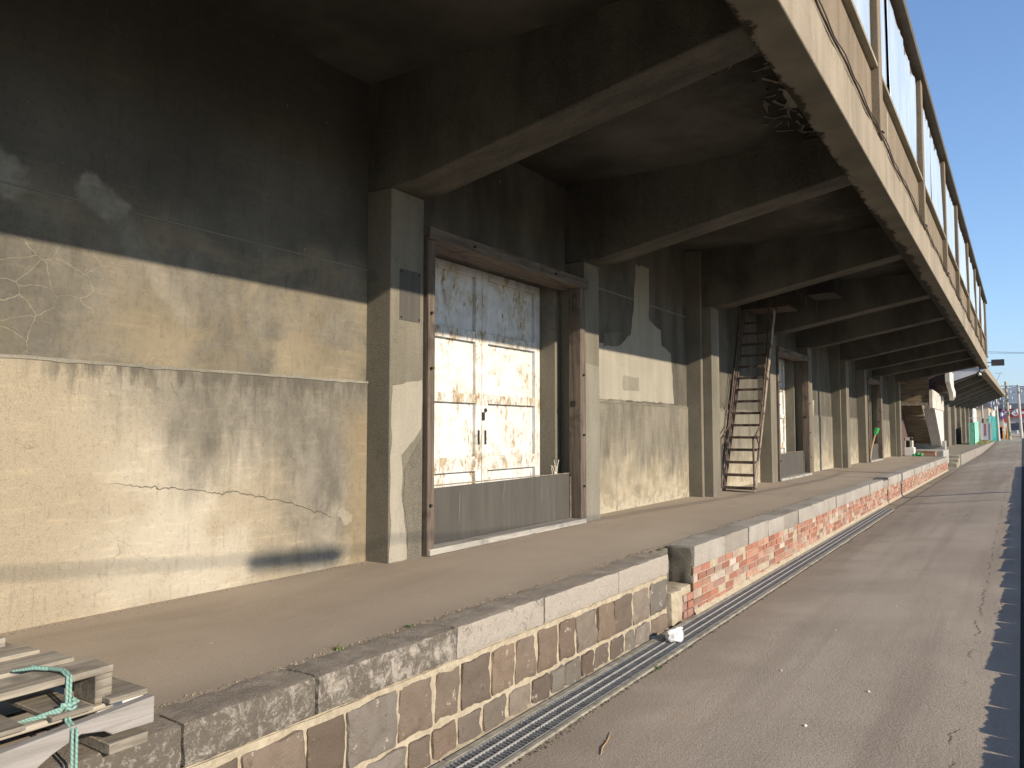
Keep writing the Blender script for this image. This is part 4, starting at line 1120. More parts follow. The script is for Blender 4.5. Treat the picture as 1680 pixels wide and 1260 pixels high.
# ================================================================== STAIR ENCLOSURE at the end
SE = thing('stair_enclosure', (-3.2, 34.5, PZ), 'enclosed old stair with brown plank underside and white outer side at the platform end', 'stair')
b = MB(); b.prism([(33.5, 2.46), (38.6, 2.45), (38.6, 3.06), (33.5, 3.18)], 'x', -2.94, -2.83); b.build('side_wall', 'white_dirty', SE)
b = MB(); b.prism([(34.6, 2.455), (38.5, 2.445), (38.5, .3), (37.3, .96)], 'x', -2.95, -2.86); b.build('lower_side_wall', 'white_render', SE)
b = MB(); b.hexa([(-3.25, 34.65, 2.455), (-2.955, 34.65, 2.455), (-2.955, 37.4, .94), (-3.25, 37.4, .94), (-3.25, 34.85, 2.47), (-2.955, 34.85, 2.47), (-2.955, 37.6, .95), (-3.25, 37.6, .95)]); b.build('sloping_cheek', 'lightgrey', SE)
b = MB()
for i in range(4):
    z0 = 2.68 + i * .25; b.box(-4.0, -2.95, 33.55 + .012 * (i % 2), 33.6 + .012 * (i % 2), z0, z0 + .242)
b.build('front_boards', 'plank_brown', SE)
b = MB(); b.box(-4.0, -2.93, 33.51, 33.64, 2.56, 2.665); b.build('cross_beam', 'worn_steel', SE)
n = 12
for i in range(n):
    t0 = i / n; y = 33.9 + 3.5 * t0; z = 2.55 - 1.5 * t0
    b = MB(); b.box(-4.0, -3.26, y, y + .30, z - .02, z + .02); b.box(-4.0, -3.26, y + .27, y + .31, z - .14, z - .02)
    b.build('stair_plank', 'plank_brown', SE)
b = MB(); b.box(-4.12, -4.01, 33.56, 38, PZ, 3.7); b.build('inner_wall', 'reddark', SE)
b = MB(); b.box(-4.0, -2.75, 37.42, 38.2, -.05, 1.15); b.build('footing', 'grey_render', SE)
b = MB(); b.box(-4.0, -2.62, 34.9, 37.4, -.05, .80); b.build('ramp_block', 'grey_render', SE, bevel=.02)
# things at its foot
FB = thing('foam_box', at(1493, 752, 33.7), 'cream box stack with an open top standing against the end of the long warehouse wall', 'box')
c0 = at(1484, 752, 33.7); zt = at(1484, 734, 33.7).z; xr = at(1500, 752, 33.7).x
b = MB(); b.box(c0.x, xr, 33.7, 34.2, PZ, zt); b.build('lower_box', 'plastic_white', FB, bevel=.01)
b = MB(); xa, xb = at(1484, 735, 33.75).x, at(1497, 735, 33.75).x; zt2 = at(1484, 718, 33.75).z
for q in ((xa, xa + .04, 33.75, 34.15), (xb - .09, xb, 33.75, 34.15), (xa + .04, xb - .09, 34.1, 34.15)): b.box(*q, zt, zt2)
b.box(xa, xb, 33.75, 34.15, zt2 - .12, zt2); b.build('open_case', 'white_dirty', FB, bevel=.008)
b = MB(); x0_, x1_ = at(1510, 752, 34.0).x, at(1535, 752, 34.0).x; zt = at(1510, 741, 34.0).z
b.box(x0_, x1_, 34.0, 34.4, PZ, zt); b.box(x0_ - .02, x1_ + .02, 33.98, 34.42, zt, zt + .03)
tag(b.build('carton', 'carton', bevel=.01), 'flat reddish brown box in front of the stair at the platform end', 'box')
b = MB(); c = at(1506, 750, 33.5)
for i in range(5): crumple(b, (c.x - .12 + .06 * i, 33.5 + .03 * (i % 2), PZ + .04 + .02 * (i % 3)), .07, .07, .06, i + 2, 7)
tag(b.build('green_net', 'green_net'), 'crumpled green net heap beside the flat brown box', 'net')

# dark panel sign, lamp and end trim at the building corner
SG = thing('panel_sign', (-.9, 33.6, 4.9), 'plain dark panel sticking out of the far upper corner of the warehouse', 'sign')
a_, c_ = at(1626, 590, 33.6), at(1648, 599.5, 33.6)
b = MB(); b.box(a_.x, c_.x, 33.6, 33.66, c_.z, a_.z); b.build('board', 'darkpanel', SG, bevel=.005)
b = MB(); b.box(-1.1, a_.x + .05, 33.62, 33.64, a_.z - .12, a_.z - .09); b.build('bracket', 'rusty_steel', SG)
LP = thing('hanging_lamp', at(1607, 606, 33.4), 'small round lamp hanging under the far corner of the canopy', 'lamp')
c = at(1607, 614, 33.4)
b = MB(); b.tube([c + Vector((0, 0, .1)), (c.x, 33.4, 3.95)], .012, 7); b.build('stem', 'dark', LP)
b = MB(); b.tube([c + Vector((math.cos(a) * .10, 0, math.sin(a) * .10)) for a in [j * math.pi / 10 for j in range(21)]], .016, 7); b.build('ring', 'dark', LP)
b = MB(); crumple(b, c, .06, .06, .06, 1, 8); b.build('bulb', 'insulator', LP)

# ================================================================== SECOND WAREHOUSE
W2 = thing('second_warehouse', (-5, 65, .5), 'second concrete warehouse further along the road with its own ribbed canopy', 'warehouse')
Y20, Y21 = 40.0, 90.0
ze = lambda y: 4.19 + .0142 * (y - Y20)
def ribbon(b, x0, x1, za, zb, ya=Y20, yb=Y21):
    b.hexa([(x0, ya, ze(ya) + za), (x1, ya, ze(ya) + za), (x1, yb, ze(yb) + za), (x0, yb, ze(yb) + za), (x0, ya, ze(ya) + zb), (x1, ya, ze(ya) + zb), (x1, yb, ze(yb) + zb), (x0, yb, ze(yb) + zb)])
b = MB(); b.box(-12, -4.35, Y20, Y21, 0, 6.2); b.build('wall', 'b2concrete', W2)
b = MB(); ribbon(b, -1.58, -1.27, 0, .34); b.build('edge_beam', 'fascia', W2)
b = MB(); ribbon(b, -4.4, -1.58, .22, .36); b.build('canopy_slab', 'beam', W2)
nb = 9
for i in range(nb):
    y = Y20 + .8 + (Y21 - Y20 - 1.3) * i / (nb - 1); e = ze(y)
    b = MB(); b.prism([(-4.1, e - 1.12), (-1.58, e - .02), (-1.58, e + .22), (-4.1, e + .22)], 'y', y, y + .5); b.build('beam', 'b2concrete', W2, bevel=.015)
    b = MB(); b.box(-4.4, -4.1, y, y + .5, .3, e + .22); b.build('column', 'b2concrete', W2, bevel=.015)
    if i % 2 and i < nb - 1: b = MB(); b.box(-4.35, -4.32, y + 1.4, y + 4.0, .5, 3.0); b.build('door', 'frame_wood_z', W2)
b = MB(); YP = Y20 - .3
q = [at(1562, 604, YP), at(1619, 603, YP), at(1616, 607, YP), at(1562, 626, YP)]
b.prism([(p.x, p.z) for p in q], 'y', YP, YP + .1); b.build('end_panel', 'lightgrey', W2)
b = MB(); b.bar((q[0].x, YP - .04, q[0].z + .04), (q[1].x + .1, YP - .04, q[1].z + .04), .07, .07); b.build('end_trim', 'white_dirty', W2)
# broken white wall fragment
b = MB()
fr = [(35.4, 4.0), (37.6, 4.0), (37.6, 3.45), (38.6, 3.25), (38.4, 3.0), (37.8, 3.08), (37.4, 2.86), (36.9, 3.2), (36.3, 3.3), (35.8, 3.45), (35.4, 3.55)]
b.prism(fr, 'x', -2.52, -2.36)
tag(b.build('broken_wall', 'white_render'), 'sunlit white broken wall end hanging under the canopy where the two warehouses meet', 'wall')
b = MB(); b.box(-4.0, -2.53, 36.4, 36.6, 3.15, 4.1); b.box(-3.1, -2.95, 36.2, 36.39, 2.9, 3.6); b.box(-2.9, -2.6, 36.0, 36.1, 3.3, 3.8); tag(b.build('timber_debris', 'reddark'), 'dark broken timbers hanging beside the sunlit white wall end', 'debris')
# platform of the second warehouse
P2 = thing('concrete_platform', (-3.3, 55, 0), 'old cracked concrete platform of the second warehouse with grass at its far end', 'platform')
b = MB(); b.box(-4.5, -2.32, 39.2, 87, 0, .52); o = b.build('slab', 'oldconcrete', P2, bevel=.03)
b = MB()
y = 39.22
while y < 86:
    L = 4.2; b.box(-2.6, -2.27, y + .03, min(y + L, 86.9) - .03, 0, .535); y += L
b.build('edge_block', 'coping2_dark', P2, bevel=.02)
b = MB(); b.box(-2.6, -2.0 - .3, 36.9, 38.2, -.05, .24); b.box(-3.3, -2.32, 38.2, 39.2, -.05, .38); b.build('step', 'oldconcrete', P2, bevel=.02)
random.seed(41)
b = MB()
for i in range(900):
    x, y = random.uniform(-3.6, -2.3), random.uniform(68, 86); L = random.uniform(.08, .28); a = random.uniform(0, 6.28); p = Vector((x, y, .52))
    b.face([p, p + Vector((.05 * math.cos(a), .05 * math.sin(a), 0)), p + Vector((random.uniform(-.1, .1), random.uniform(-.1, .1), L))])
tag(b.build('grass', 'drygrass'), kind='stuff')

# ================================================================== far things
def fbox(b, px0, px1, py0, py1, Y, depth, wx=0.0, zb=None):
    p, q = at(px0, py0, Y), at(px1, py1, Y); b.box(p.x, q.x, Y, Y + depth, q.z if zb is None else zb, p.z); return p, q
# green cage
GC = thing('green_cage', at(1596, 727, 68), 'mint green mesh sided bin standing at the far end of the second platform', 'cage')
p, q = at(1590, 694, 68), at(1600, 727, 68); r_ = at(1609, 690, 72)
zb = .52
b = MB(); b.prism([(68, zb), (74, zb), (74, r_.z), (68, p.z)], 'x', q.x - .06, q.x); b.build('side_sheet', 'mint', GC)
b = MB(); b.box(p.x, q.x - .06, 74, 74.06, zb, p.z); b.build('back', 'dark_green', GC)
b = MB()
for i in range(7): x = p.x + (q.x - p.x) * i / 6 - .03; b.box(x - .02, x + .02, 68, 68.04, zb, p.z)
for i in range(8): z = zb + (p.z - zb) * i / 7; b.box(p.x, q.x, 68.041, 68.07, z - .02, z + .02)
b.build('mesh_front', 'mint', GC)
b = MB(); b.box(p.x + .1, q.x - .1, 68.6, 73.5, zb, p.z * .8); b.build('load', 'dark_green', GC)
# pale panel gate
PG = thing('panel_gate', at(1617, 722, 76), 'pale grey sheet panel with a red stripe beside the mint green bin', 'panel')
p, q = at(1610, 694, 76), at(1625, 722, 76)
b = MB(); b.box(p.x, q.x, 76, 76.08, q.z, p.z); b.build('sheet', 'panel_pale', PG)
b = MB(); xm = at(1617, 700, 76).x; b.box(xm - .05, xm + .05, 75.98, 76.0, at(1617, 715, 76).z, at(1617, 695, 76).z); b.build('stripe', 'panel_red', PG)
b = MB(); b.box(q.x, q.x + .1, 75.97, 76.1, q.z, p.z); b.box(p.x - .1, p.x, 75.97, 76.1, q.z, p.z); b.build('post', 'white', PG)
# teal hoarding
TH = thing('hoarding', at(1630, 712, 92), 'bright teal site hoarding behind the pale panel', 'hoarding')
p, q = at(1622, 682, 88), at(1637, 683.5, 104)
b = MB(); n = 14
for i in range(n):
    u, v = p.lerp(q, i / n), p.lerp(q, (i + .96) / n); off = .06 * (i % 2)
    b.hexa([(u.x - off, u.y, zroad(-2.5, u.y) - .2), (v.x - off, v.y, zroad(-2.5, v.y) - .2), (v.x - off - .05, v.y, zroad(-2.5, v.y) - .2), (u.x - off - .05, u.y, zroad(-2.5, u.y) - .2), (u.x - off, u.y, u.z), (v.x - off, v.y, v.z), (v.x - off - .05, v.y, v.z), (u.x - off - .05, u.y, u.z)])
b.build('sheeting', 'teal', TH)
b = MB(); b.bar(p + Vector((-.2, 0, -.4)), q + Vector((-.2, 0, -.4)), .08, .1); b.build('rail', 'galv', TH)
b = MB(); b.bar(at(1589, 686, 78), at(1625, 686, 78), .06, .06)
for px in (1590, 1608, 1624): v = at(px, 686, 78); b.bar(v, (v.x, 78, zroad(v.x, 78)), .05, .05, (0, 1, 0))
tag(b.build('pipe_rail', 'white'), 'thin white horizontal rail behind the mint green bin', 'rail')
# grey building, white house
def building(name, label, Y, px0, px1, pyt, pyb, depth, wm, rm, roofh, wins=(), cat='building'):
    t = thing(name, (at(px0, pyb, Y).x, Y, zroad(-3, Y)), label, cat); zb = zroad(-3, Y) - .3
    p, q = at(px0, pyt, Y), at(px1, pyb, Y)
    b = MB(); b.box(p.x, q.x, Y, Y + depth, zb, p.z); b.build('wall', wm, t)
    b = MB()
    if roofh > 0.8: b.prism([(p.x - .4, p.z), (q.x + .4, p.z), (q.x - (q.x - p.x) * .25, p.z + roofh), (p.x + (q.x - p.x) * .25, p.z + roofh)], 'y', Y - .4, Y + depth + .4)
    else: b.box(p.x - .2, q.x + .2, Y - .2, Y + depth + .2, p.z, p.z + roofh)
    b.build('roof', rm, t)
    for (a, c, d, e) in wins:
        v, w_ = at(a, c, Y), at(d, e, Y)
        b = MB(); b.box(v.x, w_.x, Y - .08, Y - .002, w_.z, v.z); wo = b.build('window', 'white', t)
        b = MB(); b.box(v.x + .08, w_.x - .08, Y - .10, Y - .081, w_.z + .08, v.z - .08); b.build('pane', 'glass_dark', wo)
    return t
building('grey_shed', 'plain light grey shed with a dark flat roof edge behind the hoarding', 105, 1598, 1623, 668, 708, 14, 'tan_wall', 'roof_grey', .45)
building('cream_shed', 'narrow cream wall building beside the plain grey shed', 112, 1621, 1630, 669, 706, 10, 'cream_wall', 'roof_grey', .3)
building('white_house', 'small white house with a dark window seen past the last canopy column', 98, 1584, 1598, 668, 712, 8, 'white', 'roof_grey', .3, [(1590, 676, 1596, 690)])
building('mauve_house', 'dull mauve house with a dark pitched roof behind the road signs', 165, 1628, 1650, 672, 706, 12, 'mauve', 'roof_grey', 2.6)
building('tan_wall_house', 'low tan walled building below the red shop board near the poles', 150, 1636, 1655, 687, 708, 8, 'tan_wall', 'roof_grey', .3)
# red shop
SHP = thing('red_shop', (at(1680, 706, 158).x, 158, zroad(0, 158)), 'long shop with a bright red upper board carrying white emblems and a dark grey roof', 'shop')
zb = zroad(0, 158) - .3; p, q = at(1646, 671, 158), at(1740, 684, 158); gz_ = at(1650, 706, 158).z
b = MB(); b.box(p.x, q.x, 158, 180, zb, q.z); b.build('wall', 'shop_grey', SHP)
b = MB(); b.box(p.x - .2, q.x, 157.6, 180, q.z, p.z); b.build('fascia_board', 'red', SHP)
v = at(1640, 671, 158); t_ = at(1640, 662.5, 158)
b = MB(); b.prism([(v.x, v.z), (q.x, v.z), (q.x, t_.z), (v.x + 1.5, t_.z)], 'y', 157.4, 182); b.build('roof', 'roof_grey', SHP)
c = at(1665, 677, 157.5); hw = at(1671.5, 677, 157.5).x - c.x; hh = c.z - at(1665, 682.5, 157.5).z
b = MB(); b.prism([(c.x - hw, c.z - .25 * hh), (c.x - .55 * hw, c.z + .35 * hh), (c.x, c.z + hh), (c.x + .6 * hw, c.z + .45 * hh), (c.x + hw, c.z - .1 * hh), (c.x + .6 * hw, c.z - .8 * hh), (c.x + .05 * hw, c.z - hh), (c.x - .5 * hw, c.z - .75 * hh)], 'y', 157.48, 157.59); em = b.build('emblem', 'white', SHP)
b = MB(); b.prism([(c.x - .1 * hw, c.z - .2 * hh), (c.x + .75 * hw, c.z + .05 * hh), (c.x + .55 * hw, c.z - .6 * hh)], 'y', 157.44, 157.478); b.build('emblem_mark', 'red', em)
b = MB()
for (a, c2, d, e) in ((1648, 675, 1652, 678), (1653.5, 674.5, 1657, 679), (1676, 675, 1686, 679)):
    v, w_ = at(a, c2, 157.5), at(d, e, 157.5); b.box(v.x, w_.x, 157.5, 157.59, w_.z, v.z)
b.build('lettering', 'white', SHP)
v, w_ = at(1667, 693, 157.9), at(1690, 706, 157.9)
b = MB(); b.box(v.x, w_.x, 157.85, 157.99, w_.z, v.z); b.build('shop_opening', 'glass_dark', SHP)
# car
CR = thing('parked_car', at(1666, 709, 139), 'dark blue car parked in front of the red shop', 'car')
c = at(1667, 709, 139); zc = zroad(c.x, 139)
b = MB()
prof = [(-2.1, .35), (-2.1, .75), (-1.75, .9), (-1.1, .98), (-.6, 1.42), (.9, 1.45), (1.6, 1.0), (2.05, .9), (2.1, .35)]
b.prism([(c.x + x, zc + z) for x, z in prof], 'y', 139, 140.7); b.build('body', 'carpaint', CR, bevel=.06)
b = MB(); b.prism([(c.x + x, zc + z) for x, z in [(-.95, 1.0), (-.52, 1.36), (.85, 1.38), (1.4, 1.02)]], 'y', 138.98, 138.998); b.build('window', 'glass_dark', CR)
for x in (-1.3, 1.3):
    b = MB(); b.tube([(c.x + x, 138.95, zc + .32), (c.x + x, 139.2, zc + .32)], .32, 14); wl_ = b.build('wheel', 'tyre', CR)
    b = MB(); b.tube([(c.x + x, 138.93, zc + .32), (c.x + x, 138.949, zc + .32)], .17, 10); b.build('rim', 'galv_bright', wl_)
# poles
def pole(name, label, Y, pxb, pyt, pxt, r, mat, arms=(), ins=(), group='utility poles down the road', cat='utility pole'):
    base = at(pxb, 706, Y); zb = zroad(base.x, Y); top = at(pxt, pyt, Y)
    t = thing(name, (base.x, Y, zb), label, cat, group)
    b = MB(); b.tube([(base.x, Y, zb - .2), ((base.x + top.x) / 2, Y, (zb + top.z) / 2), (top.x, Y, top.z)], [r, r * .88, r * .7], 10); b.build('pole', mat, t)
    ln = lambda z: base.x + (top.x - base.x) * (z - zb) / (top.z - zb)
    for (dz, w_) in arms:
        z = top.z - dz; b = MB(); b.bar((ln(z) - w_, Y - r, z), (ln(z) + w_ * .6, Y - r, z), .09, .09)
        for k_ in (-.9, -.5, .4): b.tube([(ln(z) + w_ * k_, Y - r, z), (ln(z) + w_ * k_, Y - r, z + .28)], .05, 6)
        b.build('crossarm', 'galv', t)
    for (dz, dx, s_) in ins:
        z = top.z - dz; b = MB(); b.tube([(ln(z) + dx, Y - r - s_, z - s_), (ln(z) + dx, Y - r - s_, z + s_)], s_ * .7, 10); b.tube([(ln(z), Y, z), (ln(z) + dx, Y - r - s_, z)], .04, 6); b.build('transformer' if s_ > .3 else 'insulator', 'insulator', t)
    return t
pole('utility_pole', 'tall tan wooden utility pole with many crossarms in front of the red shop', 100, 1656.5, 626, 1649.5, .17, 'pole_wood', ((.5, 1.6), (1.3, 1.0), (2.0, 1.2)), ((3.2, .8, .18), (3.6, -.6, .2), (5.5, .7, .18)))
pole('utility_pole', 'pale concrete pole at the right edge of the photo with a bright fitting on top', 108, 1676, 631, 1669.5, .17, 'pole_concrete', ((.9, .8),), ((.5, 0, .26),))
pole('utility_pole', 'short pale pole beside the teal hoarding with a dark transformer', 96, 1638.5, 655, 1634, .14, 'pole_concrete', ((.6, .5),), ((1.0, -.2, .2), (1.6, -.5, .18)))
pole('utility_pole', 'thin dark pole between the wooden pole and the hoarding pole', 125, 1648, 657, 1646, .10, 'galv', ((.4, 1.2),), ((.9, .7, .25),))
pole('utility_pole', 'slim grey pole rising behind the second canopy beside the plain grey shed', 90, 1613, 663, 1611, .10, 'pole_concrete')
# signs
def roundsign(label, px, py, Y, zb_px, cols, grp):
    c = at(px, py, Y); t = thing('road_sign', (c.x, Y, zroad(c.x, Y)), label, 'road sign', grp)
    b = MB(); b.tube([(c.x, Y, zroad(c.x, Y) - .1), (c.x, Y, c.z + .3)], .04, 8); b.build('post', 'galv', t)
    for (r_, m_, dy) in cols:
        b = MB(); b.tube([(c.x, Y - .06 - dy, c.z), (c.x, Y - .075 - dy, c.z)], r_, 20); b.build('disc', m_, t)
    return t
t = roundsign('round red and blue no parking sign, upper of the two by the hoarding pole', 1645, 676, 118, 0, ((.24, 'red', 0), (.17, 'blue_sign', .016)), 'no parking signs')
roundsign('round blue and red sign, lower and larger of the two by the hoarding pole', 1645.8, 682.6, 112, 0, ((.33, 'red', 0), (.25, 'blue_sign', .016)), 'no parking signs')
t = thing('stop_sign', at(1650, 689, 114), 'small red inverted triangle sign on a white post near the wooden pole', 'road sign')
c = at(1650, 690, 114)
b = MB(); b.prism([(c.x - .4, c.z + .3), (c.x + .4, c.z + .3), (c.x, c.z - .4)], 'y', 113.9, 113.93); b.build('plate', 'red', t)
b = MB(); b.tube([(c.x, 114, zroad(c.x, 114) - .1), (c.x, 114, c.z + .3)], .05, 8); b.build('post', 'white', t)
# yellow post, barrier
c = at(1638, 714, 100); b = MB(); b.tube([(c.x, 100, zroad(c.x, 100) - .1), (c.x, 100, at(1638, 698, 100).z)], .09, 10); b.tube([(c.x, 100, at(1638, 698, 100).z), (c.x, 100, at(1638, 697, 100).z)], [.09, .03], 10)
tag(b.build('guard_post', 'yellow'), 'short yellow guard post at the foot of the hoarding pole', 'post')
t = thing('barrier', at(1643, 712, 106), 'orange and white road barrier by the foot of the poles', 'barrier')
for i, px in enumerate((1640.5, 1642.5, 1644.5)):
    c = at(px, 712, 106); b = MB(); b.box(c.x - .13, c.x + .13, 106, 106.1, zroad(c.x, 106), at(px, 699 + 2 * (i % 2), 106).z); b.build('board', 'orange', t)
    b = MB(); z_ = at(px, 705, 106).z; b.box(c.x - .135, c.x + .135, 105.97, 105.999, z_ - .12, z_ + .12); b.build('stripe', 'white', t)
c = at(1652.5, 712, 103); b = MB(); b.tube([(c.x, 103, zroad(c.x, 103)), (c.x, 103, at(1652, 700, 103).z)], [.2, .05], 12); b.box(c.x - .25, c.x + .25, 102.75, 103.25, zroad(c.x, 103), zroad(c.x, 103) + .05)
tag(b.build('traffic_cone', 'orange'), 'pale orange traffic cone at the foot of the wooden pole', 'cone')
# wires
b = MB(); p, q = at(1610, 577, 40), at(1740, 577, 34)
b.tube([p, p.lerp(q, .5) - Vector((0, 0, .03)), q], .008, 6); b.tube([p + Vector((0, .4, -.03)), q + Vector((0, .4, -.05))], .006, 6)
tag(b.build('overhead_wire', 'black_cable'), 'pair of thin wires crossing the sky above the dark panel sign', 'wire')
for (a, c2, Y0, Y1, lb) in (((1655, 634), (1672, 633), 100, 108, 'dark wire from the wooden pole to the pale pole on the right'), ((1671, 634), (1700, 630), 108, 104, 'dark wire leaving the pale pole at the right edge'), ((1671, 637), (1700, 638), 108, 104, 'lower dark wire leaving the pale pole at the right edge'), ((1636, 662), (1655, 655), 96, 100, 'dark wire from the hoarding pole to the wooden pole')):
    p, q = at(*a, Y0), at(*c2, Y1); b = MB(); b.tube([p, p.lerp(q, .5) - Vector((0, 0, .12)), q], .035, 6)
    tag(b.build('overhead_wire', 'black_cable'), lb, 'wire', 'power lines')
# roof aerial on the second warehouse
t = thing('roof_aerial', (-1.6, 66, 4.9), 'thin roof aerial standing on the second warehouse canopy', 'aerial')
c = at(1641.5, 612, 66)
b = MB(); b.tube([(c.x - .4, 66, ze(66) + .3), (c.x, 66, c.z)], .02, 6); b.build('mast', 'galv', t)
b = MB(); b.bar((at(1632, 612, 66).x, 66, c.z), (at(1645, 612, 66).x, 66, c.z), .03, .03); b.build('boom', 'galv', t)

# mountain
b = MB(); n = 90; rows = []
for j in range(14):
    row = []
    for i in range(n + 1):
        x = -4200 + 8200 * i / n
        prof = 170 + 95 * math.exp(-((x - 600) / 700) ** 2) + 40 * math.exp(-((x + 1500) / 900) ** 2) + 28 * mnoise.noise(Vector((x * .0022, 3, 0))) + 10 * mnoise.noise(Vector((x * .008, 8, 0)))
        t_ = j / 13; hgt = prof * (math.sin(t_ * math.pi / 2)) + 22 * mnoise.noise(Vector((x * .005, t_ * 4, 1))) * t_ * (1 - t_) * 4
        row.append(b.bm.verts.new((x, 3600 + 900 * t_, hgt - 5)))
    rows.append(row)
for u, v in zip(rows, rows[1:]):
    for i in range(n): b.bm.faces.new([u[i], u[i + 1], v[i + 1], v[i]]).smooth = True
tag(b.build('mountain', 'mountain'), kind='structure')

# ================================================================== PALLETS
def board_mesh(b, x0, x1, y0, y1, z0, z1, seed):
    n = 10
    def e(y, s): return .004 * mnoise.noise(Vector((y * 7, seed, s)))
    for i in range(n):
        a, c = y0 + (y1 - y0) * i / n, y0 + (y1 - y0) * (i + 1) / n
        b.hexa([(x0 + e(a, 1), a, z0), (x1 + e(a, 2), a, z0 + e(a, 3)), (x1 + e(c, 2), c, z0 + e(c, 3)), (x0 + e(c, 1), c, z0), (x0 + e(a, 1), a, z1), (x1 + e(a, 2), a, z1 + e(a, 4)), (x1 + e(c, 2), c, z1 + e(c, 4)), (x0 + e(c, 1), c, z1)])
    bmesh.ops.remove_doubles(b.bm, verts=b.bm.verts, dist=1e-5)
LPAL = thing('wooden_pallet', (-2.9, 1.0, PZ), 'lower grey pallet with notched side board resting on the platform edge', 'pallet', 'stacked pallets')
y0, y1 = .35, 1.47
b = MB()  # notched stringer seen from the road
nt_ = [(y0, .62), (.55, .63), (.62, .655), (.9, .66), (1.0, .632), (1.10, .636), (1.16, .672), (1.24, .703), (1.31, .69), (1.335, .672), (y1, .668), (y1, .752), (1.03, .722), (y0, .70)]
b.prism(nt_, 'x', -2.385, -2.345); b.build('stringer', 'pallet_grey', LPAL, bevel=.004)
for x in (-2.95, -3.42): b = MB(); b.box(x, x + .045, y0, y1, .635, .74); b.build('stringer', 'pallet_grey', LPAL)
for (a, c, zz) in ((1.33, 1.455, .632), (.40, .52, .632), (.86, .98, .632)):
    b = MB(); b.box(-3.45, -2.352, a, c, PZ + .010, zz + .012); b.build('bottom_board', 'pallet_block', LPAL, bevel=.003)
for (a, c) in ((1.34, 1.465), (1.17, 1.29), (.98, 1.1), (.8, .92), (.6, .72), (.38, .5)):
    b = MB(); b.box(-3.45, -2.375, a, c, .754, .772 - (.004 if a < 1.2 else 0)); b.build('deck_board', 'pallet_block', LPAL, bevel=.003)
UP_ = thing('wooden_pallet', (-2.9, .8, .76), 'upper weathered pallet with spaced top boards and a green rope tied round it', 'pallet', 'stacked pallets')
zt = .862
for i, (xa, xb, ye) in enumerate(((-2.56, -2.415, 1.372), (-2.745, -2.60, 1.345), (-2.93, -2.785, 1.325), (-3.13, -2.985, 1.305), (-3.32, -3.17, 1.32), (-3.5, -3.36, 1.31))):
    b = MB(); board_mesh(b, xa, xb, .25, ye, zt - .022, zt + (.004 if i == 3 else 0) + (.012 if i > 2 else 0), i); b.build('deck_board', 'pallet_wood', UP_, bevel=.003)
for (xa, xb, ya, yb) in ((-2.55, -2.42, 1.318, 1.372), (-2.52, -2.42, .72, .85), (-2.52, -2.42, .27, .38), (-3.0, -2.9, 1.22, 1.33), (-3.48, -3.38, 1.22, 1.33)):
    b = MB(); b.box(xa, xb, ya, yb, zt - .1095, zt - .0225); b.build('block', 'pallet_block', UP_, bevel=.004)
for (xa, xb) in ((-2.53, -2.412), (-3.02, -2.9), (-3.5, -3.38)):
    b = MB(); board_mesh(b, xa, xb, .25, 1.372, zt - .128, zt - .110, xa); b.build('bottom_board', 'pallet_wood', UP_, bevel=.003)
# rope
RP = thing('green_rope', (-2.4, 1.2, .8), 'frayed pale green rope tied round the upper pallet and hanging down the kerb', 'rope')
b = MB()
A = lambda *v: [Vector(p) for p in v]
for dx in (0, .010):
    b.tube(A((-2.56 - dx * 2, 1.195 + dx, zt + .008), (-2.50, 1.215 + dx, zt + .012), (-2.44, 1.225 + dx, zt + .014), (-2.405, 1.225 + dx, zt + .002), (-2.400, 1.222 + dx, .81), (-2.398, 1.22 + dx, .77), (-2.385, 1.215 + dx, .742), (-2.335, 1.208 + dx * 1.3, .725), (-2.325, 1.205 + dx * 1.2, .6), (-2.33, 1.20 + dx, .45), (-2.35, 1.20 + dx, .3)), .0043, 8)
b.build('strand', 'rope', RP)
b = MB(); b.tube(A((-2.392, 1.20, .79), (-2.384, 1.225, .785), (-2.389, 1.248, .79), (-2.395, 1.235, .80)), .007, 8); b.tube(A((-2.39, 1.215, .778), (-2.383, 1.23, .772), (-2.39, 1.245, .776)), .005, 8); b.build('knot', 'rope', RP)
b = MB()
for i in range(6):
    s_ = (i - 2.5) * .004
    b.tube(A((-2.39, 1.215, .785), (-2.40, 1.19, .768 + s_), (-2.425, 1.15 + s_, .757 + abs(s_)), (-2.45, 1.10 + s_ * 2, .755), (-2.47, 1.07 - s_ * 3, .7555)), [.004, .0035, .003, .0022, .001], 6)
b.tube(A((-2.5, 1.215, zt + .012), (-2.53, 1.19, zt + .016), (-2.58, 1.15, zt + .008)), [.006, .006, .003], 7)
b.build('frayed_end', 'rope', RP)
b = MB(); b.tube(A((-2.62, .98, zt + .010), (-2.68, 1.03, zt + .022), (-2.80, 1.10, zt + .024), (-2.93, 1.16, zt + .026), (-2.97, 1.18, zt + .012)), .005, 7)
tag(b.build('twine', 'white_cord'), 'thin white cord lying across the boards of the upper pallet', 'cord')
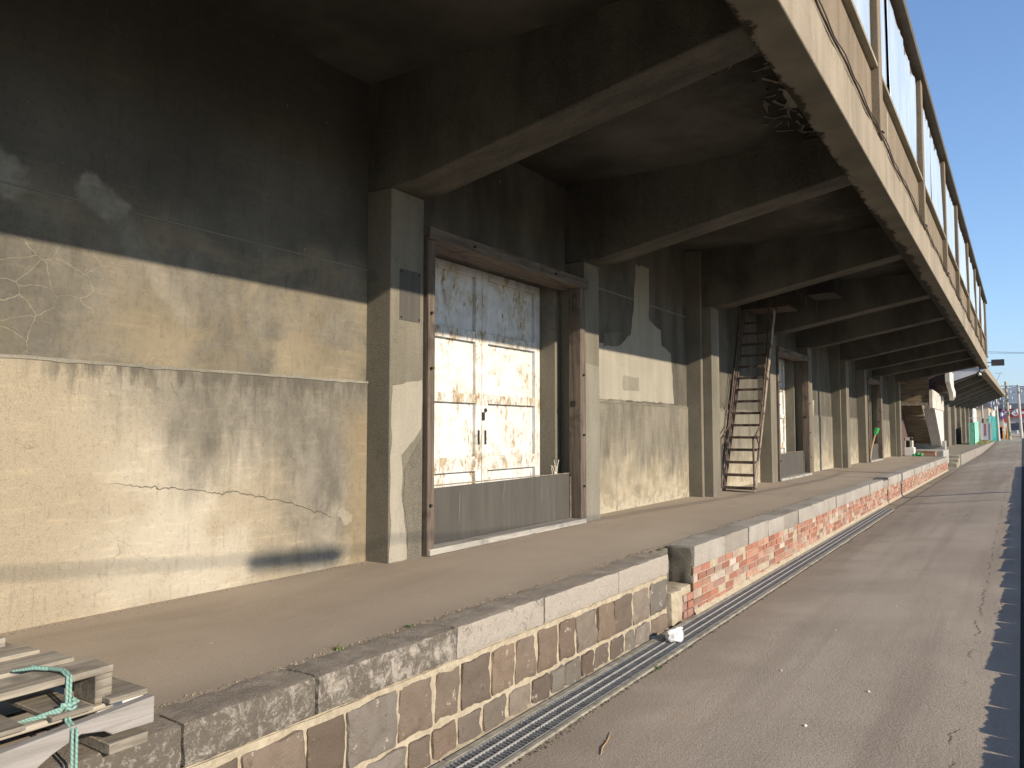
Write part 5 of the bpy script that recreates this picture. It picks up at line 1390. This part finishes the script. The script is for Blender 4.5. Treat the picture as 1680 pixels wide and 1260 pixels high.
b = MB(); lay = b.bm.faces.layers.int.new('blk'); roughblock(b, lay, 0, -2.68, -2.60, 1.44, 1.60, PZ + .02, PZ + .10, .004, .006, .03, .03)
tag(b.build('pale_stone', 'plastic_white'), 'pale chunk behind the block of the upper pallet', 'stone')

# ================================================================== off-frame poles and the cable that throw the shadows
t = thing('utility_pole', (5, 17.8, .3), 'grey pole across the road just outside the photo whose shadow crosses the platform', 'utility pole', 'poles across the road')
b = MB(); b.tube([(5.05, 18.5, 0), (5, 18.55, 4), (4.95, 18.6, 8.2)], [.12, .105, .09], 14); b.build('pole', 'pole_concrete', t)
t = thing('guard_pole', (5, 15.75, .3), 'thinner short pole across the road just outside the photo throwing the narrow shadow', 'pole')
b = MB(); b.tube([(5, 16.3, 0), (5, 16.38, 4.15)], .05, 12); b.build('pole', 'galv', t)
t = thing('overhead_cable', (5, 8, 4.2), 'sagging overhead cable with a splice closure across the road just outside the photo', 'cable')
cp = [(-9, 5.6), (-4, 4.95), (-.8, 4.65), (1.1, 4.48), (3.5, 4.32), (6.24, 4.2), (10, 4.06), (14.65, 3.97), (17.8, 4.02)]
b = MB(); b.tube([(5, y, z) for y, z in cp], .013, 8); b.build('strand', 'black_cable', t)
b = MB(); b.tube([(5, 1.42, 4.43), (5, 1.48, 4.425), (5, 2.2, 4.38), (5, 2.28, 4.38)], [.02, .062, .062, .02], 12); b.build('splice_closure', 'black_cable', t)

# ================================================================== air
hm = bpy.data.materials.new('haze'); hm.use_nodes = True; hm.node_tree.nodes.clear()
ho = hm.node_tree.nodes.new('ShaderNodeOutputMaterial'); hv = hm.node_tree.nodes.new('ShaderNodeVolumePrincipled')
hv.inputs['Color'].default_value = (0.72, 0.82, 1.0, 1); hv.inputs['Density'].default_value = 0.00014; hv.inputs['Anisotropy'].default_value = 0.2
hm.node_tree.links.new(hv.outputs[0], ho.inputs['Volume']); M['haze'] = hm
b = MB(); b.box(-4400, 4300, -400, 5400, -1.6, 345)
tag(b.build('haze', 'haze'), kind='stuff')
